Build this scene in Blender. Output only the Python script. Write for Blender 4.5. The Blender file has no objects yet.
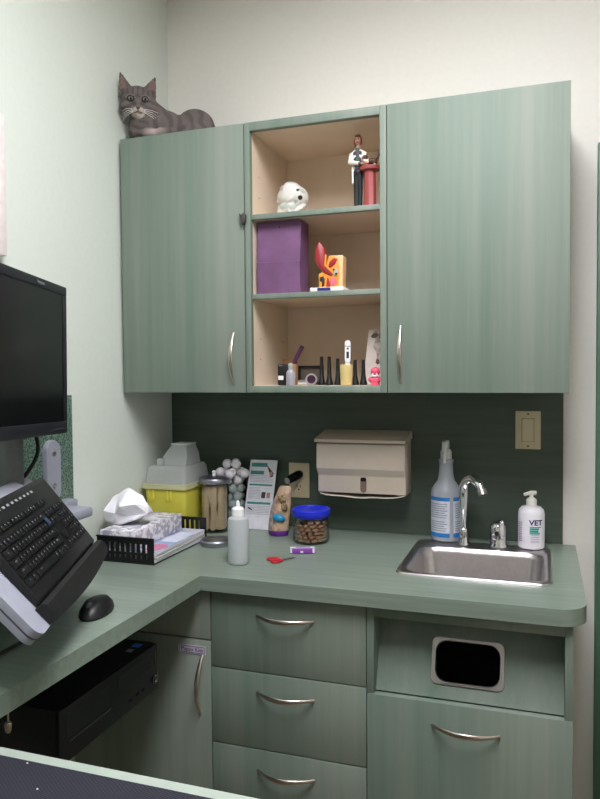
import bpy, bmesh, math, random
from mathutils import Vector, Matrix, noise
random.seed(7)
PI = math.pi
SC = bpy.context.scene
COL = SC.collection
V = Vector

# ------------------------------------------------------------------ materials
def lin(c):
    r = []
    for x in c[:3]:
        x = x / 255.0
        r.append(x / 12.92 if x <= .04045 else ((x + .055) / 1.055) ** 2.4)
    return (r[0], r[1], r[2], 1.0)

MATS = {}
def base_mat(name):
    m = bpy.data.materials.new(name); m.use_nodes = True
    nt = m.node_tree
    b = nt.nodes['Principled BSDF']
    return m, nt, b

def mat(name, rgb, rough=.5, metal=0.0, var=.08, scale=40, bump=0.0, spec=.5, coat=0, emit=0):
    """plain material: procedural noise gives slight colour variation and optional bump"""
    if name in MATS: return MATS[name]
    m, nt, b = base_mat(name)
    c = lin(rgb)
    tc = nt.nodes.new('ShaderNodeTexCoord')
    nz = nt.nodes.new('ShaderNodeTexNoise'); nz.inputs['Scale'].default_value = scale; nz.inputs['Detail'].default_value = 3
    nt.links.new(tc.outputs['Object'], nz.inputs['Vector'])
    rp = nt.nodes.new('ShaderNodeValToRGB')
    rp.color_ramp.elements[0].position = .3; rp.color_ramp.elements[1].position = .7
    rp.color_ramp.elements[0].color = tuple(min(1, x * (1 - var)) for x in c[:3]) + (1,)
    rp.color_ramp.elements[1].color = tuple(min(1, x * (1 + var)) for x in c[:3]) + (1,)
    nt.links.new(nz.outputs['Fac'], rp.inputs['Fac'])
    nt.links.new(rp.outputs['Color'], b.inputs['Base Color'])
    b.inputs['Roughness'].default_value = rough
    b.inputs['Metallic'].default_value = metal
    b.inputs['Specular IOR Level'].default_value = spec
    if coat: b.inputs['Coat Weight'].default_value = coat
    if emit:
        b.inputs['Emission Color'].default_value = c; b.inputs['Emission Strength'].default_value = emit
    if bump:
        bp = nt.nodes.new('ShaderNodeBump'); bp.inputs['Strength'].default_value = bump; bp.inputs['Distance'].default_value = .002
        nt.links.new(nz.outputs['Fac'], bp.inputs['Height']); nt.links.new(bp.outputs['Normal'], b.inputs['Normal'])
    MATS[name] = m
    return m

def laminate(name, lo, hi, sc, rough=.62, blotch=.35):
    """wood grain laminate: stretched noise streaks over soft blotches"""
    m, nt, b = base_mat(name)
    tc = nt.nodes.new('ShaderNodeTexCoord')
    mp = nt.nodes.new('ShaderNodeMapping'); mp.inputs['Scale'].default_value = sc
    nt.links.new(tc.outputs['Object'], mp.inputs['Vector'])
    n1 = nt.nodes.new('ShaderNodeTexNoise'); n1.inputs['Scale'].default_value = 1.0; n1.inputs['Detail'].default_value = 6; n1.inputs['Roughness'].default_value = .65
    nt.links.new(mp.outputs['Vector'], n1.inputs['Vector'])
    mp2 = nt.nodes.new('ShaderNodeMapping'); mp2.inputs['Scale'].default_value = tuple(x * .14 for x in sc)
    nt.links.new(tc.outputs['Object'], mp2.inputs['Vector'])
    n2 = nt.nodes.new('ShaderNodeTexNoise'); n2.inputs['Scale'].default_value = 1.0; n2.inputs['Detail'].default_value = 2
    nt.links.new(mp2.outputs['Vector'], n2.inputs['Vector'])
    mx = nt.nodes.new('ShaderNodeMix'); mx.inputs['Factor'].default_value = blotch
    nt.links.new(n1.outputs['Fac'], mx.inputs['A']); nt.links.new(n2.outputs['Fac'], mx.inputs['B'])
    rp = nt.nodes.new('ShaderNodeValToRGB')
    rp.color_ramp.elements[0].position = .34; rp.color_ramp.elements[1].position = .66
    rp.color_ramp.elements[0].color = lin(lo); rp.color_ramp.elements[1].color = lin(hi)
    nt.links.new(mx.outputs['Result'], rp.inputs['Fac'])
    nt.links.new(rp.outputs['Color'], b.inputs['Base Color'])
    b.inputs['Roughness'].default_value = rough
    b.inputs['Specular IOR Level'].default_value = .4
    return m

def glass_mat(name, tint=(235, 240, 238), amount=.16):
    m = bpy.data.materials.new(name); m.use_nodes = True
    nt = m.node_tree; nt.nodes.remove(nt.nodes['Principled BSDF'])
    out = nt.nodes['Material Output']
    tr = nt.nodes.new('ShaderNodeBsdfTransparent'); tr.inputs['Color'].default_value = lin(tint)
    gl = nt.nodes.new('ShaderNodeBsdfGlossy'); gl.inputs['Roughness'].default_value = .06
    fr = nt.nodes.new('ShaderNodeFresnel'); fr.inputs['IOR'].default_value = 1.4
    ad = nt.nodes.new('ShaderNodeMath'); ad.operation = 'MULTIPLY_ADD'; ad.inputs[1].default_value = .3; ad.inputs[2].default_value = amount * .08
    nt.links.new(fr.outputs['Fac'], ad.inputs[0])
    mx = nt.nodes.new('ShaderNodeMixShader')
    nt.links.new(ad.outputs[0], mx.inputs['Fac']); nt.links.new(tr.outputs[0], mx.inputs[1]); nt.links.new(gl.outputs[0], mx.inputs[2])
    nt.links.new(mx.outputs[0], out.inputs['Surface'])
    return m

def milky(name, rgb, clear=.3, rough=.35):
    """half clear plastic: diffuse and translucent shell that lets part of the light straight through"""
    m, nt, b = base_mat(name)
    out = nt.nodes['Material Output']
    nz = nt.nodes.new('ShaderNodeTexNoise'); nz.inputs['Scale'].default_value = 20
    rp = nt.nodes.new('ShaderNodeValToRGB'); c = lin(rgb)
    rp.color_ramp.elements[0].color = tuple(x * .94 for x in c[:3]) + (1,); rp.color_ramp.elements[1].color = c
    nt.links.new(nz.outputs['Fac'], rp.inputs['Fac']); nt.links.new(rp.outputs['Color'], b.inputs['Base Color'])
    b.inputs['Roughness'].default_value = rough
    tl = nt.nodes.new('ShaderNodeBsdfTranslucent'); tl.inputs['Color'].default_value = c
    m1 = nt.nodes.new('ShaderNodeMixShader'); m1.inputs['Fac'].default_value = .3
    nt.links.new(b.outputs[0], m1.inputs[1]); nt.links.new(tl.outputs[0], m1.inputs[2])
    tr = nt.nodes.new('ShaderNodeBsdfTransparent')
    m2 = nt.nodes.new('ShaderNodeMixShader'); m2.inputs['Fac'].default_value = clear
    nt.links.new(m1.outputs[0], m2.inputs[1]); nt.links.new(tr.outputs[0], m2.inputs[2])
    nt.links.new(m2.outputs[0], out.inputs['Surface'])
    return m

def two_noise(name, a, c, scale, rough=.5, lo=.42, hi=.58, bump=0):
    m, nt, b = base_mat(name)
    tc = nt.nodes.new('ShaderNodeTexCoord')
    nz = nt.nodes.new('ShaderNodeTexNoise'); nz.inputs['Scale'].default_value = scale; nz.inputs['Detail'].default_value = 4
    nt.links.new(tc.outputs['Object'], nz.inputs['Vector'])
    rp = nt.nodes.new('ShaderNodeValToRGB'); rp.color_ramp.elements[0].position = lo; rp.color_ramp.elements[1].position = hi
    rp.color_ramp.elements[0].color = lin(a); rp.color_ramp.elements[1].color = lin(c)
    nt.links.new(nz.outputs['Fac'], rp.inputs['Fac']); nt.links.new(rp.outputs['Color'], b.inputs['Base Color'])
    b.inputs['Roughness'].default_value = rough
    if bump:
        bp = nt.nodes.new('ShaderNodeBump'); bp.inputs['Strength'].default_value = bump; bp.inputs['Distance'].default_value = .003
        nt.links.new(nz.outputs['Fac'], bp.inputs['Height']); nt.links.new(bp.outputs['Normal'], b.inputs['Normal'])
    return m

def woven(name, a, c, pitch):
    m, nt, b = base_mat(name)
    tc = nt.nodes.new('ShaderNodeTexCoord')
    mp = nt.nodes.new('ShaderNodeMapping'); mp.inputs['Rotation'].default_value = (0, 0, .6)
    nt.links.new(tc.outputs['Object'], mp.inputs['Vector'])
    w = []
    for d in ('X', 'Y'):
        wv = nt.nodes.new('ShaderNodeTexWave'); wv.wave_type = 'BANDS'; wv.bands_direction = d
        wv.inputs['Scale'].default_value = 2 * PI / pitch / 20; nt.links.new(mp.outputs['Vector'], wv.inputs['Vector']); w.append(wv)
    ml = nt.nodes.new('ShaderNodeMath'); ml.operation = 'MULTIPLY'
    nt.links.new(w[0].outputs['Fac'], ml.inputs[0]); nt.links.new(w[1].outputs['Fac'], ml.inputs[1])
    rp = nt.nodes.new('ShaderNodeValToRGB'); rp.color_ramp.elements[0].color = lin(a); rp.color_ramp.elements[1].color = lin(c)
    nt.links.new(ml.outputs[0], rp.inputs['Fac']); nt.links.new(rp.outputs['Color'], b.inputs['Base Color'])
    bp = nt.nodes.new('ShaderNodeBump'); bp.inputs['Strength'].default_value = .6; bp.inputs['Distance'].default_value = .001
    nt.links.new(ml.outputs[0], bp.inputs['Height']); nt.links.new(bp.outputs['Normal'], b.inputs['Normal'])
    b.inputs['Roughness'].default_value = .7
    return m

def vcol_mat(name, rough=.8, fuzz=0):
    m, nt, b = base_mat(name)
    at = nt.nodes.new('ShaderNodeAttribute'); at.attribute_name = 'Col'
    nz = nt.nodes.new('ShaderNodeTexNoise'); nz.inputs['Scale'].default_value = 400
    tc = nt.nodes.new('ShaderNodeTexCoord'); nt.links.new(tc.outputs['Object'], nz.inputs['Vector'])
    mx = nt.nodes.new('ShaderNodeMix'); mx.data_type = 'RGBA'; mx.blend_type = 'MULTIPLY'; mx.inputs['Factor'].default_value = fuzz
    nt.links.new(at.outputs['Color'], mx.inputs['A']); nt.links.new(nz.outputs['Color'], mx.inputs['B'])
    nt.links.new(mx.outputs['Result'], b.inputs['Base Color'])
    b.inputs['Roughness'].default_value = rough; b.inputs['Specular IOR Level'].default_value = .25
    if fuzz:
        bp = nt.nodes.new('ShaderNodeBump'); bp.inputs['Strength'].default_value = .4; bp.inputs['Distance'].default_value = .002
        nt.links.new(nz.outputs['Fac'], bp.inputs['Height']); nt.links.new(bp.outputs['Normal'], b.inputs['Normal'])
    return m

LAMV = laminate('green_laminate_vertical_grain', (103, 122, 109), (131, 140, 129), (60, 60, 1.5), blotch=.6)
LAMH = laminate('green_laminate_counter', (114, 127, 115), (135, 149, 137), (2.5, 60, 60), rough=.3)
LAMB = laminate('dark_green_laminate', (68, 79, 68), (80, 92, 81), (3, 60, 60), rough=.45)
SPECK = two_noise('green_speckled_laminate', (44, 72, 60), (120, 146, 130), 190, rough=.4)
WALL = mat('cream_wall_paint', (228, 226, 218), .75, var=.015, scale=60, bump=.06)
CREAM = mat('cream_melamine', (224, 207, 185), .5, var=.03, scale=15)
CEIL = mat('ceiling_white', (235, 235, 228), .9, var=.02)
FLOOR = two_noise('vinyl_floor', (104, 84, 60), (126, 104, 78), 8, .45)
STEEL = mat('brushed_steel', (190, 184, 184), .3, 1.0, var=.06, scale=90)
NICKEL = mat('satin_nickel', (200, 190, 182), .3, 1.0, var=.03)
CHROME = mat('chrome', (225, 225, 228), .06, 1.0, var=.01)
BLACK = mat('black_plastic', (14, 15, 17), .45, var=.1)
BLACKG = mat('black_gloss_plastic', (14, 15, 19), .2, var=.1)
DARK = mat('dark_void', (6, 6, 7), .9)
GREY = mat('grey_plastic', (150, 153, 165), .5, var=.04)
WHITE = mat('white_plastic', (232, 232, 232), .4, var=.02)
PAPER = mat('white_paper', (236, 236, 238), .85, var=.02)
IVORY = mat('ivory_plastic', (212, 198, 164), .4, var=.02)
BEIGE = mat('beige_enamel', (214, 200, 184), .38, var=.02)
DGREEN = mat('green_door_paint', (74, 110, 88), .45, var=.05)
GLASS = glass_mat('clear_glass')

# ------------------------------------------------------------------ mesh builder
def frame_from(d):
    d = d.normalized()
    a = V((0, 0, 1)) if abs(d.z) < .9 else V((1, 0, 0))
    x = a.cross(d).normalized(); y = d.cross(x)
    return x, y
def rrect(x0, x1, y0, y1, r, n=6):
    pts = []
    for cx, cy, a0 in ((x1 - r, y1 - r, 0), (x0 + r, y1 - r, PI / 2), (x0 + r, y0 + r, PI), (x1 - r, y0 + r, 1.5 * PI)):
        for i in range(n + 1):
            a = a0 + PI / 2 * i / n
            pts.append((cx + r * math.cos(a), cy + r * math.sin(a)))
    return pts
W = {}
class MB:
    def __init__(s, M=None):
        s.bm = bmesh.new(); s.mi = 0; s.M = M
    def add(s, t, M=None):
        if M is not None: bmesh.ops.transform(t, matrix=M, verts=t.verts)
        if s.M is not None: bmesh.ops.transform(t, matrix=s.M, verts=t.verts)
        for f in t.faces: f.material_index = s.mi
        me = bpy.data.meshes.new('t'); t.to_mesh(me); t.free(); s.bm.from_mesh(me); bpy.data.meshes.remove(me)
        return s
    def box(s, x0, x1, y0, y1, z0, z1, bevel=0, seg=2, M=None):
        t = bmesh.new()
        bmesh.ops.create_cube(t, size=1, matrix=Matrix.Translation(((x0 + x1) / 2, (y0 + y1) / 2, (z0 + z1) / 2)) @ Matrix.Diagonal((x1 - x0, y1 - y0, z1 - z0, 1)))
        if bevel: bmesh.ops.bevel(t, geom=t.edges[:], offset=bevel, segments=seg, affect='EDGES', profile=.5)
        return s.add(t, M)
    def loops(s, loops, cap0=True, cap1=True, M=None):
        t = bmesh.new(); L = [[t.verts.new(p) for p in l] for l in loops]; n = len(L[0])
        for a, b in zip(L, L[1:]):
            for i in range(n): t.faces.new((a[i], a[(i + 1) % n], b[(i + 1) % n], b[i]))
        if cap0: t.faces.new(L[0][::-1])
        if cap1: t.faces.new(L[-1])
        bmesh.ops.recalc_face_normals(t, faces=t.faces)
        return s.add(t, M)
    def tube(s, pts, r, seg=10, sx=1, M=None):
        pts = [V(p) for p in pts]; n = len(pts)
        rs = r if isinstance(r, (list, tuple)) else [r] * n
        x, y = frame_from(pts[1] - pts[0]); L = []
        for i, p in enumerate(pts):
            d = (pts[min(i + 1, n - 1)] - pts[max(i - 1, 0)]).normalized()
            x = (x - d * x.dot(d)).normalized(); y = d.cross(x)
            L.append([p + (x * math.cos(2 * PI * k / seg) * sx + y * math.sin(2 * PI * k / seg)) * rs[i] for k in range(seg)])
        return s.loops(L, M=M)
    def cyl(s, a, b, r, r2=None, seg=24, M=None):
        return s.tube([a, b], [r, r if r2 is None else r2], seg, M=M)
    def lathe(s, prof, c=(0, 0, 0), seg=32, M=None, sx=1, sy=1):
        L = [[(c[0] + sx * max(r, 1e-5) * math.cos(2 * PI * k / seg), c[1] + sy * max(r, 1e-5) * math.sin(2 * PI * k / seg), c[2] + z) for k in range(seg)] for r, z in prof]
        return s.loops(L, M=M)
    def ring(s, prof, c=(0, 0, 0), seg=32, M=None):
        """closed profile turned round z: a hollow body"""
        t = bmesh.new(); n = len(prof)
        L = [[t.verts.new((c[0] + r * math.cos(2 * PI * k / seg), c[1] + r * math.sin(2 * PI * k / seg), c[2] + z)) for k in range(seg)] for r, z in prof]
        for j in range(n):
            a, b = L[j], L[(j + 1) % n]
            for i in range(seg): t.faces.new((a[i], a[(i + 1) % seg], b[(i + 1) % seg], b[i]))
        bmesh.ops.recalc_face_normals(t, faces=t.faces)
        return s.add(t, M)
    def prism(s, poly, vec, M=None, bevel=0):
        vec = V(vec); t = bmesh.new()
        a = [t.verts.new(p) for p in poly]; b = [t.verts.new(V(p) + vec) for p in poly]; n = len(a)
        for i in range(n): t.faces.new((a[i], a[(i + 1) % n], b[(i + 1) % n], b[i]))
        t.faces.new(a[::-1]); t.faces.new(b)
        bmesh.ops.recalc_face_normals(t, faces=t.faces)
        if bevel: bmesh.ops.bevel(t, geom=t.edges[:], offset=bevel, segments=2, affect='EDGES', profile=.5)
        return s.add(t, M)
    def ell(s, c, r, R=None, sub=3, M=None):
        t = bmesh.new()
        bmesh.ops.create_icosphere(t, subdivisions=sub, radius=1)
        A = Matrix.Translation(c) @ (R.to_4x4() if R is not None else Matrix.Identity(4)) @ Matrix.Diagonal((r[0], r[1], r[2], 1))
        bmesh.ops.transform(t, matrix=A, verts=t.verts)
        return s.add(t, M)
    def build(s, name, m, parent=None, loc=None, smooth=True, ang=.7):
        L = W[parent.name] if parent else V(loc if loc else (0, 0, 0))
        me = bpy.data.meshes.new(name)
        bmesh.ops.translate(s.bm, verts=s.bm.verts, vec=-L)
        s.bm.to_mesh(me); s.bm.free()
        for x in (m if isinstance(m, (list, tuple)) else [m]): me.materials.append(x)
        if smooth:
            me.polygons.foreach_set('use_smooth', [True] * len(me.polygons)); me.set_sharp_from_angle(angle=ang)
        return link(name, me, parent, L)
def link(name, me, parent, L):
    o = bpy.data.objects.new(name, me); COL.objects.link(o)
    if parent: o.parent = parent
    else: o.location = L
    W[o.name] = V(L)
    return o
def tag(o, label, cat, group=None):
    o['label'] = label; o['category'] = cat
    if group: o['group'] = group
    return o
def thing(name, label, cat, loc, group=None):
    o = bpy.data.objects.new(name, None); COL.objects.link(o); o.location = loc; o.empty_display_size = .05
    W[o.name] = V(loc)
    return tag(o, label, cat, group)
def struct(o):
    o['kind'] = 'structure'; return o
def dup(src, M):
    c = src.copy(); COL.objects.link(c); c.matrix_world = M; return c
def evaluated_mesh(o):
    dg = bpy.context.evaluated_depsgraph_get(); dg.update()
    return bpy.data.meshes.new_from_object(o.evaluated_get(dg))
def text(name, body, size, m, parent, M, depth=.0005, bend=None, align='CENTER', xs=1.0, bold=0):
    cu = bpy.data.curves.new(name, 'FONT'); cu.body = body; cu.size = size; cu.extrude = depth; cu.align_x = align; cu.align_y = 'CENTER'
    cu.resolution_u = 3; cu.offset = bold
    t = bpy.data.objects.new('tmp_text', cu); COL.objects.link(t)
    me = evaluated_mesh(t); bpy.data.objects.remove(t); me.name = name
    for v in me.vertices:
        p = v.co.copy(); p.x *= xs
        if bend:  # wrap round a vertical cylinder: M gives axis and zero angle
            c, r, a0 = bend
            a = a0 + p.x / r
            v.co = V((c[0] + (r + p.z) * math.cos(a), c[1] + (r + p.z) * math.sin(a), c[2] + p.y)) - W[parent.name]
        else:
            v.co = M @ p - W[parent.name]
    me.materials.clear(); me.materials.append(m)
    return link(name, me, parent, W[parent.name])
def organic(name, mb, voxel, m, parent=None, loc=None, smooth=4, colour=None):
    o = mb.build('tmp_org', m, None, (0, 0, 0))
    r = o.modifiers.new('r', 'REMESH'); r.mode = 'VOXEL'; r.voxel_size = voxel
    sm = o.modifiers.new('s', 'SMOOTH'); sm.iterations = smooth; sm.factor = .5
    me = evaluated_mesh(o); bpy.data.objects.remove(o); me.name = name
    L = W[parent.name] if parent else V(loc)
    if colour:
        ca = me.color_attributes.new('Col', 'FLOAT_COLOR', 'POINT')
        for i, v in enumerate(me.vertices): ca.data[i].color = colour(v.co.copy(), v.normal.copy())
    for v in me.vertices: v.co -= L
    me.polygons.foreach_set('use_smooth', [True] * len(me.polygons))
    me.materials.clear(); me.materials.append(m)
    return link(name, me, parent, L)
def basis(o, x, y, z):
    return Matrix(((x[0], y[0], z[0], o[0]), (x[1], y[1], z[1], o[1]), (x[2], y[2], z[2], o[2]), (0, 0, 0, 1)))
def arc_handle(parent, p0, p1, out, rise=.03, w=.006):
    """flat bow handle between two points of a face, bowing along out"""
    p0, p1, out = V(p0), V(p1), V(out); n = 14; pts = []
    d = (p1 - p0).normalized()
    for i in range(n + 1):
        t = i / n
        pts.append(p0.lerp(p1, t) + out * (.002 + rise * (1 - (2 * t - 1) ** 2)))
    mb = MB(); L = []
    side = d.cross(out)
    for i, p in enumerate(pts):
        tg = (pts[min(i + 1, n)] - pts[max(i - 1, 0)]).normalized(); nr = side.cross(tg).normalized()
        ww = w * (.55 + .45 * math.sin(PI * i / n)); hh = .0024
        L.append([p + side * ww * math.cos(2 * PI * k / 10) + nr * hh * math.sin(2 * PI * k / 10) for k in range(10)])
    mb.loops(L)
    return mb.build('handle', NICKEL, parent)

# ------------------------------------------------------------------ room
CE = 2.75
struct(MB().box(-.12, 2.72, -4.12, .12, -.1, 0).build('floor', FLOOR))
struct(MB().box(-.12, 2.72, -4.12, .12, CE, CE + .1).build('ceiling', CEIL))
struct(MB().box(-.12, 0, -4, .12, 0, CE).build('wall_left', mat('shaded_wall_paint', (210, 217, 207), .75, var=.015, scale=60, bump=.06)))  # darker, greener copy of the wall paint; dimmer light put into its colour
struct(MB().box(0, 2.6, 0, .12, 0, CE).build('wall_back', WALL))
struct(MB().box(2.6, 2.72, -4, .12, 0, CE).build('wall_right', WALL))
struct(MB().box(-.12, 2.72, -4.12, -4, 0, CE).build('wall_front', WALL))
# door standing in the back wall at the right edge
d = MB()
d.box(1.436, 2.2, -.022, -.001, .005, 1.985, .002)
door = struct(d.build('door_1', DGREEN))
f = MB(); f.box(1.3628, 1.433, -.028, -.001, 0, 2.056, .003); f.box(2.203, 2.27, -.028, -.001, 0, 2.056, .003); f.box(1.433, 2.203, -.028, -.001, 1.988, 2.056, .003)
f.build('door_frame', DGREEN, door)
k = MB(); k.cyl((1.5, -.023, 1.0), (1.5, -.03, 1.0), .028); k.cyl((1.5, -.03, 1.0), (1.5, -.06, 1.0), .01); k.ell((1.5, -.075, 1.0), (.026, .02, .026)); k.build('door_knob', NICKEL, door)
struct(MB().box(.001, .013, -4, -2.08, .0, .1, .003).build('baseboard_left', DGREEN))

# ceiling fixtures of the room
def fixture(x, y, sx, sy, power, label):
    t = thing('ceiling_light', label, 'light', (x, y, CE))
    m = MB()
    for a in ((-1, 0), (1, 0), (0, -1), (0, 1)):
        if a[0]: m.box(x + a[0] * sx / 2 - .02, x + a[0] * sx / 2 + .02, y - sy / 2 - .02, y + sy / 2 + .02, CE - .03, CE - .001, .003)
        else: m.box(x - sx / 2 + .021, x + sx / 2 - .021, y + a[1] * sy / 2 - .02, y + a[1] * sy / 2 + .02, CE - .03, CE - .001, .003)
    m.build('frame', WHITE, t)
    mm, nt, b = base_mat('diffuser_glow'); b.inputs['Base Color'].default_value = (.9, .9, .9, 1)
    b.inputs['Emission Color'].default_value = (1.0, .98, 1.03, 1); b.inputs['Emission Strength'].default_value = power
    MB().box(x - sx / 2 + .022, x + sx / 2 - .022, y - sy / 2 + .022, y + sy / 2 - .022, CE - .02, CE - .008).build('diffuser', mm, t)
fixture(1.06, -1.5, .5, 1.2, 34.5, 'white ceiling light panel above the exam table')

# ------------------------------------------------------------------ wall mounted panels
tag(MB().box(.0, 1.2763, -.006, -.0005, .9145, 1.3638).build('backsplash', LAMB), 'dark green laminate backsplash on the back wall between worktop and wall cabinets', 'backsplash')
tag(MB().box(.0005, .006, -1.75, -.5665, .9145, 1.364, .001).build('wall_panel', SPECK), 'speckled green panel on the left wall behind the monitor', 'wall panel')
t = thing('picture_frame', 'white framed panel hanging on the left wall above the monitor', 'picture', (.001, -1.1, 1.7))
m = MB()
m.box(.001, .022, -1.4, -1.372, 1.70, 2.03, .003); m.box(.001, .022, -.848, -.819, 1.70, 2.03, .003)
m.box(.001, .022, -1.371, -.849, 1.70, 1.728, .003); m.box(.001, .022, -1.371, -.849, 2.002, 2.03, .003)
m.build('frame', mat('white_frame', (226, 216, 214), .5), t)
MB().box(.001, .012, -1.371, -.849, 1.729, 2.001).build('panel', mat('pale_pink_card', (226, 206, 206), .7), t)

# ------------------------------------------------------------------ wall cabinets
zb, zt, yf = 1.3643, 2.1263, -.3194
def wall_cab(x0, x1, label, hx, hz0, hz1):
    t = thing('wall_cabinet', label, 'cabinet', ((x0 + x1) / 2, 0, zb))
    MB().box(x0 + .001, x1 - .001, -.2995, -.001, zb, zt, .001).build('body', LAMV, t)
    d = MB().box(x0, x1, yf, -.3005, zb, zt, .0012).build('door', LAMV, t)
    arc_handle(d, (hx, yf, hz0), (hx, yf, hz1), (0, -1, 0), .026)
    return t, d
wc, wd = wall_cab(.012, .4136, 'left green wall cabinet with the grey cat lying on top', .3785, 1.391, 1.537)
wall_cab(.8262, 1.2808, 'right green wall cabinet above the sink', .862, 1.391, 1.543)
# small dark hook shaped latch between the left cabinet and the open shelves
m = MB(); m.prism([(.404, yf - .003, 1.873), (.411, yf - .003, 1.866), (.4165, yf - .003, 1.874), (.4235, yf - .003, 1.868), (.4235, yf - .003, 1.852), (.4195, yf - .003, 1.842), (.412, yf - .003, 1.842), (.4085, yf - .003, 1.852)], (0, -.012, 0), bevel=.002)
m.tube([(.413, yf - .005, 1.842), (.414, yf - .006, 1.836), (.415, yf - .005, 1.826)], .0015, 6)
m.build('latch', mat('dark_latch', (58, 58, 54), .45), wd)

x0, x1 = .4166, .8242
oc = thing('open_wall_cabinet', 'open green and cream wall cabinet with two shelves between the closed ones', 'cabinet', (.62, 0, zb))
m = MB()
m.box(x0, .4325, -.2995, -.001, zb, zt); m.box(.8065, x1, -.2995, -.001, zb, zt)
m.box(.4326, .8064, -.2995, -.001, zb, 1.383); m.box(.4326, .8064, -.2995, -.001, 2.103, zt)
m.box(.4326, .8064, -.012, -.001, 1.3831, 2.1029)
m.build('body', CREAM, oc)
m = MB()
m.box(x0, .4325, yf, -.3, zb, zt, .0008); m.box(.8065, x1, yf, -.3, zb, zt, .0008)
m.box(.4325, .8065, yf, -.3, zb, 1.383, .0008); m.box(.4325, .8065, yf, -.3, 2.103, zt, .0008)
m.build('face_frame', LAMV, oc)
for zt_ in (1.8696, 1.6445):
    s = MB().box(.4335, .8055, -.295, -.013, zt_ - .0135, zt_).build('shelf', CREAM, oc)
    MB().box(.4335, .8055, -.312, -.2955, zt_ - .0142, zt_, .0008).build('edge_strip', LAMV, s)
for z in (1.46, 1.52, 1.74, 1.80, 1.93, 1.99):
    for y in (-.25, -.06): MB().cyl((.4326, y, z), (.4331, y, z), .002, seg=10).build('pin_hole', mat('pin_hole_dark', (130, 112, 92), .8), oc)

# ------------------------------------------------------------------ base cabinets
fy, by = -.5864, -.5684
t = thing('base_cabinet', 'green corner base cabinet with a lettered white sticker on its door', 'cabinet', (.21, -.3, 0))
MB().box(.004, .4243, by + .001, -.002, .1, .8765).box(.004, .4243, -.51, -.002, 0, .1).build('body', LAMV, t)
MB().box(.008, .4238, fy, by, .7445, .8755, .001).build('top_panel', LAMV, t)
d = MB().box(.008, .4238, fy, by, .104, .7405, .001).build('door', LAMV, t)
arc_handle(d, (.4015, fy, .703), (.3935, fy, .553), (0, -1, 0), .03)
stk = MB().box(.333, .4105, fy - .0012, fy - .0002, .703, .7245).build('label_sticker', mat('sticker_white', (190, 184, 200), .6), d)
SM = basis((.3718, fy - .0014, .7138), (1, 0, 0), (0, 0, 1), (0, -1, 0))
text('lettering', 'Puppy Kits', .0145, mat('sticker_ink', (66, 50, 84), .6), d, SM, .0003)
m = MB()
for a in ((.336, .4075, .7052, .7063), (.336, .4075, .7212, .7223)): m.box(a[0], a[1], fy - .0016, fy - .0012, a[2], a[3])
for a in ((.336, .337), (.4065, .4075)): m.box(a[0], a[1], fy - .0016, fy - .0012, .7063, .7212)
m.build('sticker_border', MATS['sticker_ink'], d)

t = thing('drawer_cabinet', 'green base cabinet with drawers and bow handles', 'cabinet', (.627, -.3, 0))
MB().box(.4253, .8285, by + .001, -.002, .1, .8765).box(.4253, .8285, -.51, -.002, 0, .1).build('body', LAMV, t)
for a, b, hz in ((.6785, .8755, .8205), (.4845, .6755, .628), (.290, .4815, .431), (.104, .287, .238)):
    d = MB().box(.4268, .8278, fy, by, a, b, .001).build('drawer', LAMV, t)
    arc_handle(d, (.551, fy, hz), (.700, fy, hz), (0, -1, 0), .032)

t = thing('waste_cabinet', 'green base cabinet under the sink with a waste opening framed in steel', 'cabinet', (1.056, -.3, 0))
A, B = .8295, 1.2832
m = MB()
m.box(A, A + .0165, by + .001, -.002, .1, .8765); m.box(B - .0165, B, by + .001, -.002, .1, .8765)
m.box(A + .017, B - .017, by + .001, -.002, .1, .12); m.box(A + .017, B - .017, -.016, -.002, .121, .70)
m.box(A, B, -.51, -.002, 0, .0995)
m.build('body', LAMV, t)
m = MB()
m.box(A, A + .0172, fy, by, .6655, .8765, .0008); m.box(B - .0168, B, fy, by, .6655, .8765, .0008); m.box(A + .0172, B - .0168, fy, by, .8475, .8765, .0008)
m.build('face_frame', LAMV, t)
d = MB().box(A + .0005, B, fy - .001, by, .104, .6645, .0012).build('door', LAMV, t)
arc_handle(d, (.982, fy - .001, .613), (1.132, fy - .001, .610), (0, -1, 0), .032)
# slanted panel with a hole
sl = math.atan2(.082, .21)
ux, uy = V((1, 0, 0)), V((0, math.sin(sl), math.cos(sl))); uz = ux.cross(uy)
if uz.y > 0: uz = -uz
PM = basis((1.05645, -.5335, .7425), ux, uy, uz)
hw, h0, h1 = .2100, -.0832, .108
m = MB(PM)
m.box(-hw, -.0765, h0, h1, -.012, 0); m.box(.0765, hw, h0, h1, -.012, 0); m.box(-.0764, .0764, h0, -.048, -.012, 0); m.box(-.0764, .0764, .048, h1, -.012, 0)
p = m.build('slanted_panel', LAMV, t, smooth=False)
o1 = rrect(-.083, .083, -.053, .053, .014); o2 = rrect(-.072, .072, -.0445, .0445, .026)
m = MB(PM)
m.loops([[(x, y, .0005) for x, y in o1], [(x, y, .004) for x, y in rrect(-.082, .082, -.052, .052, .014)], [(x, y, .0045) for x, y in rrect(-.0735, .0735, -.046, .046, .026)], [(x, y, -.01) for x, y in o2]], False, False)
m.build('opening_ring', STEEL, p)
m = MB(PM)
m.box(-.09, .09, -.064, -.06, -.16, -.0125); m.box(-.09, .09, .06, .064, -.16, -.0125); m.box(-.09, -.086, -.06, .06, -.16, -.0125); m.box(.086, .09, -.06, .06, -.16, -.0125); m.box(-.09, .09, -.064, .064, -.165, -.1601)
m.build('waste_chute', DARK, t)

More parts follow.
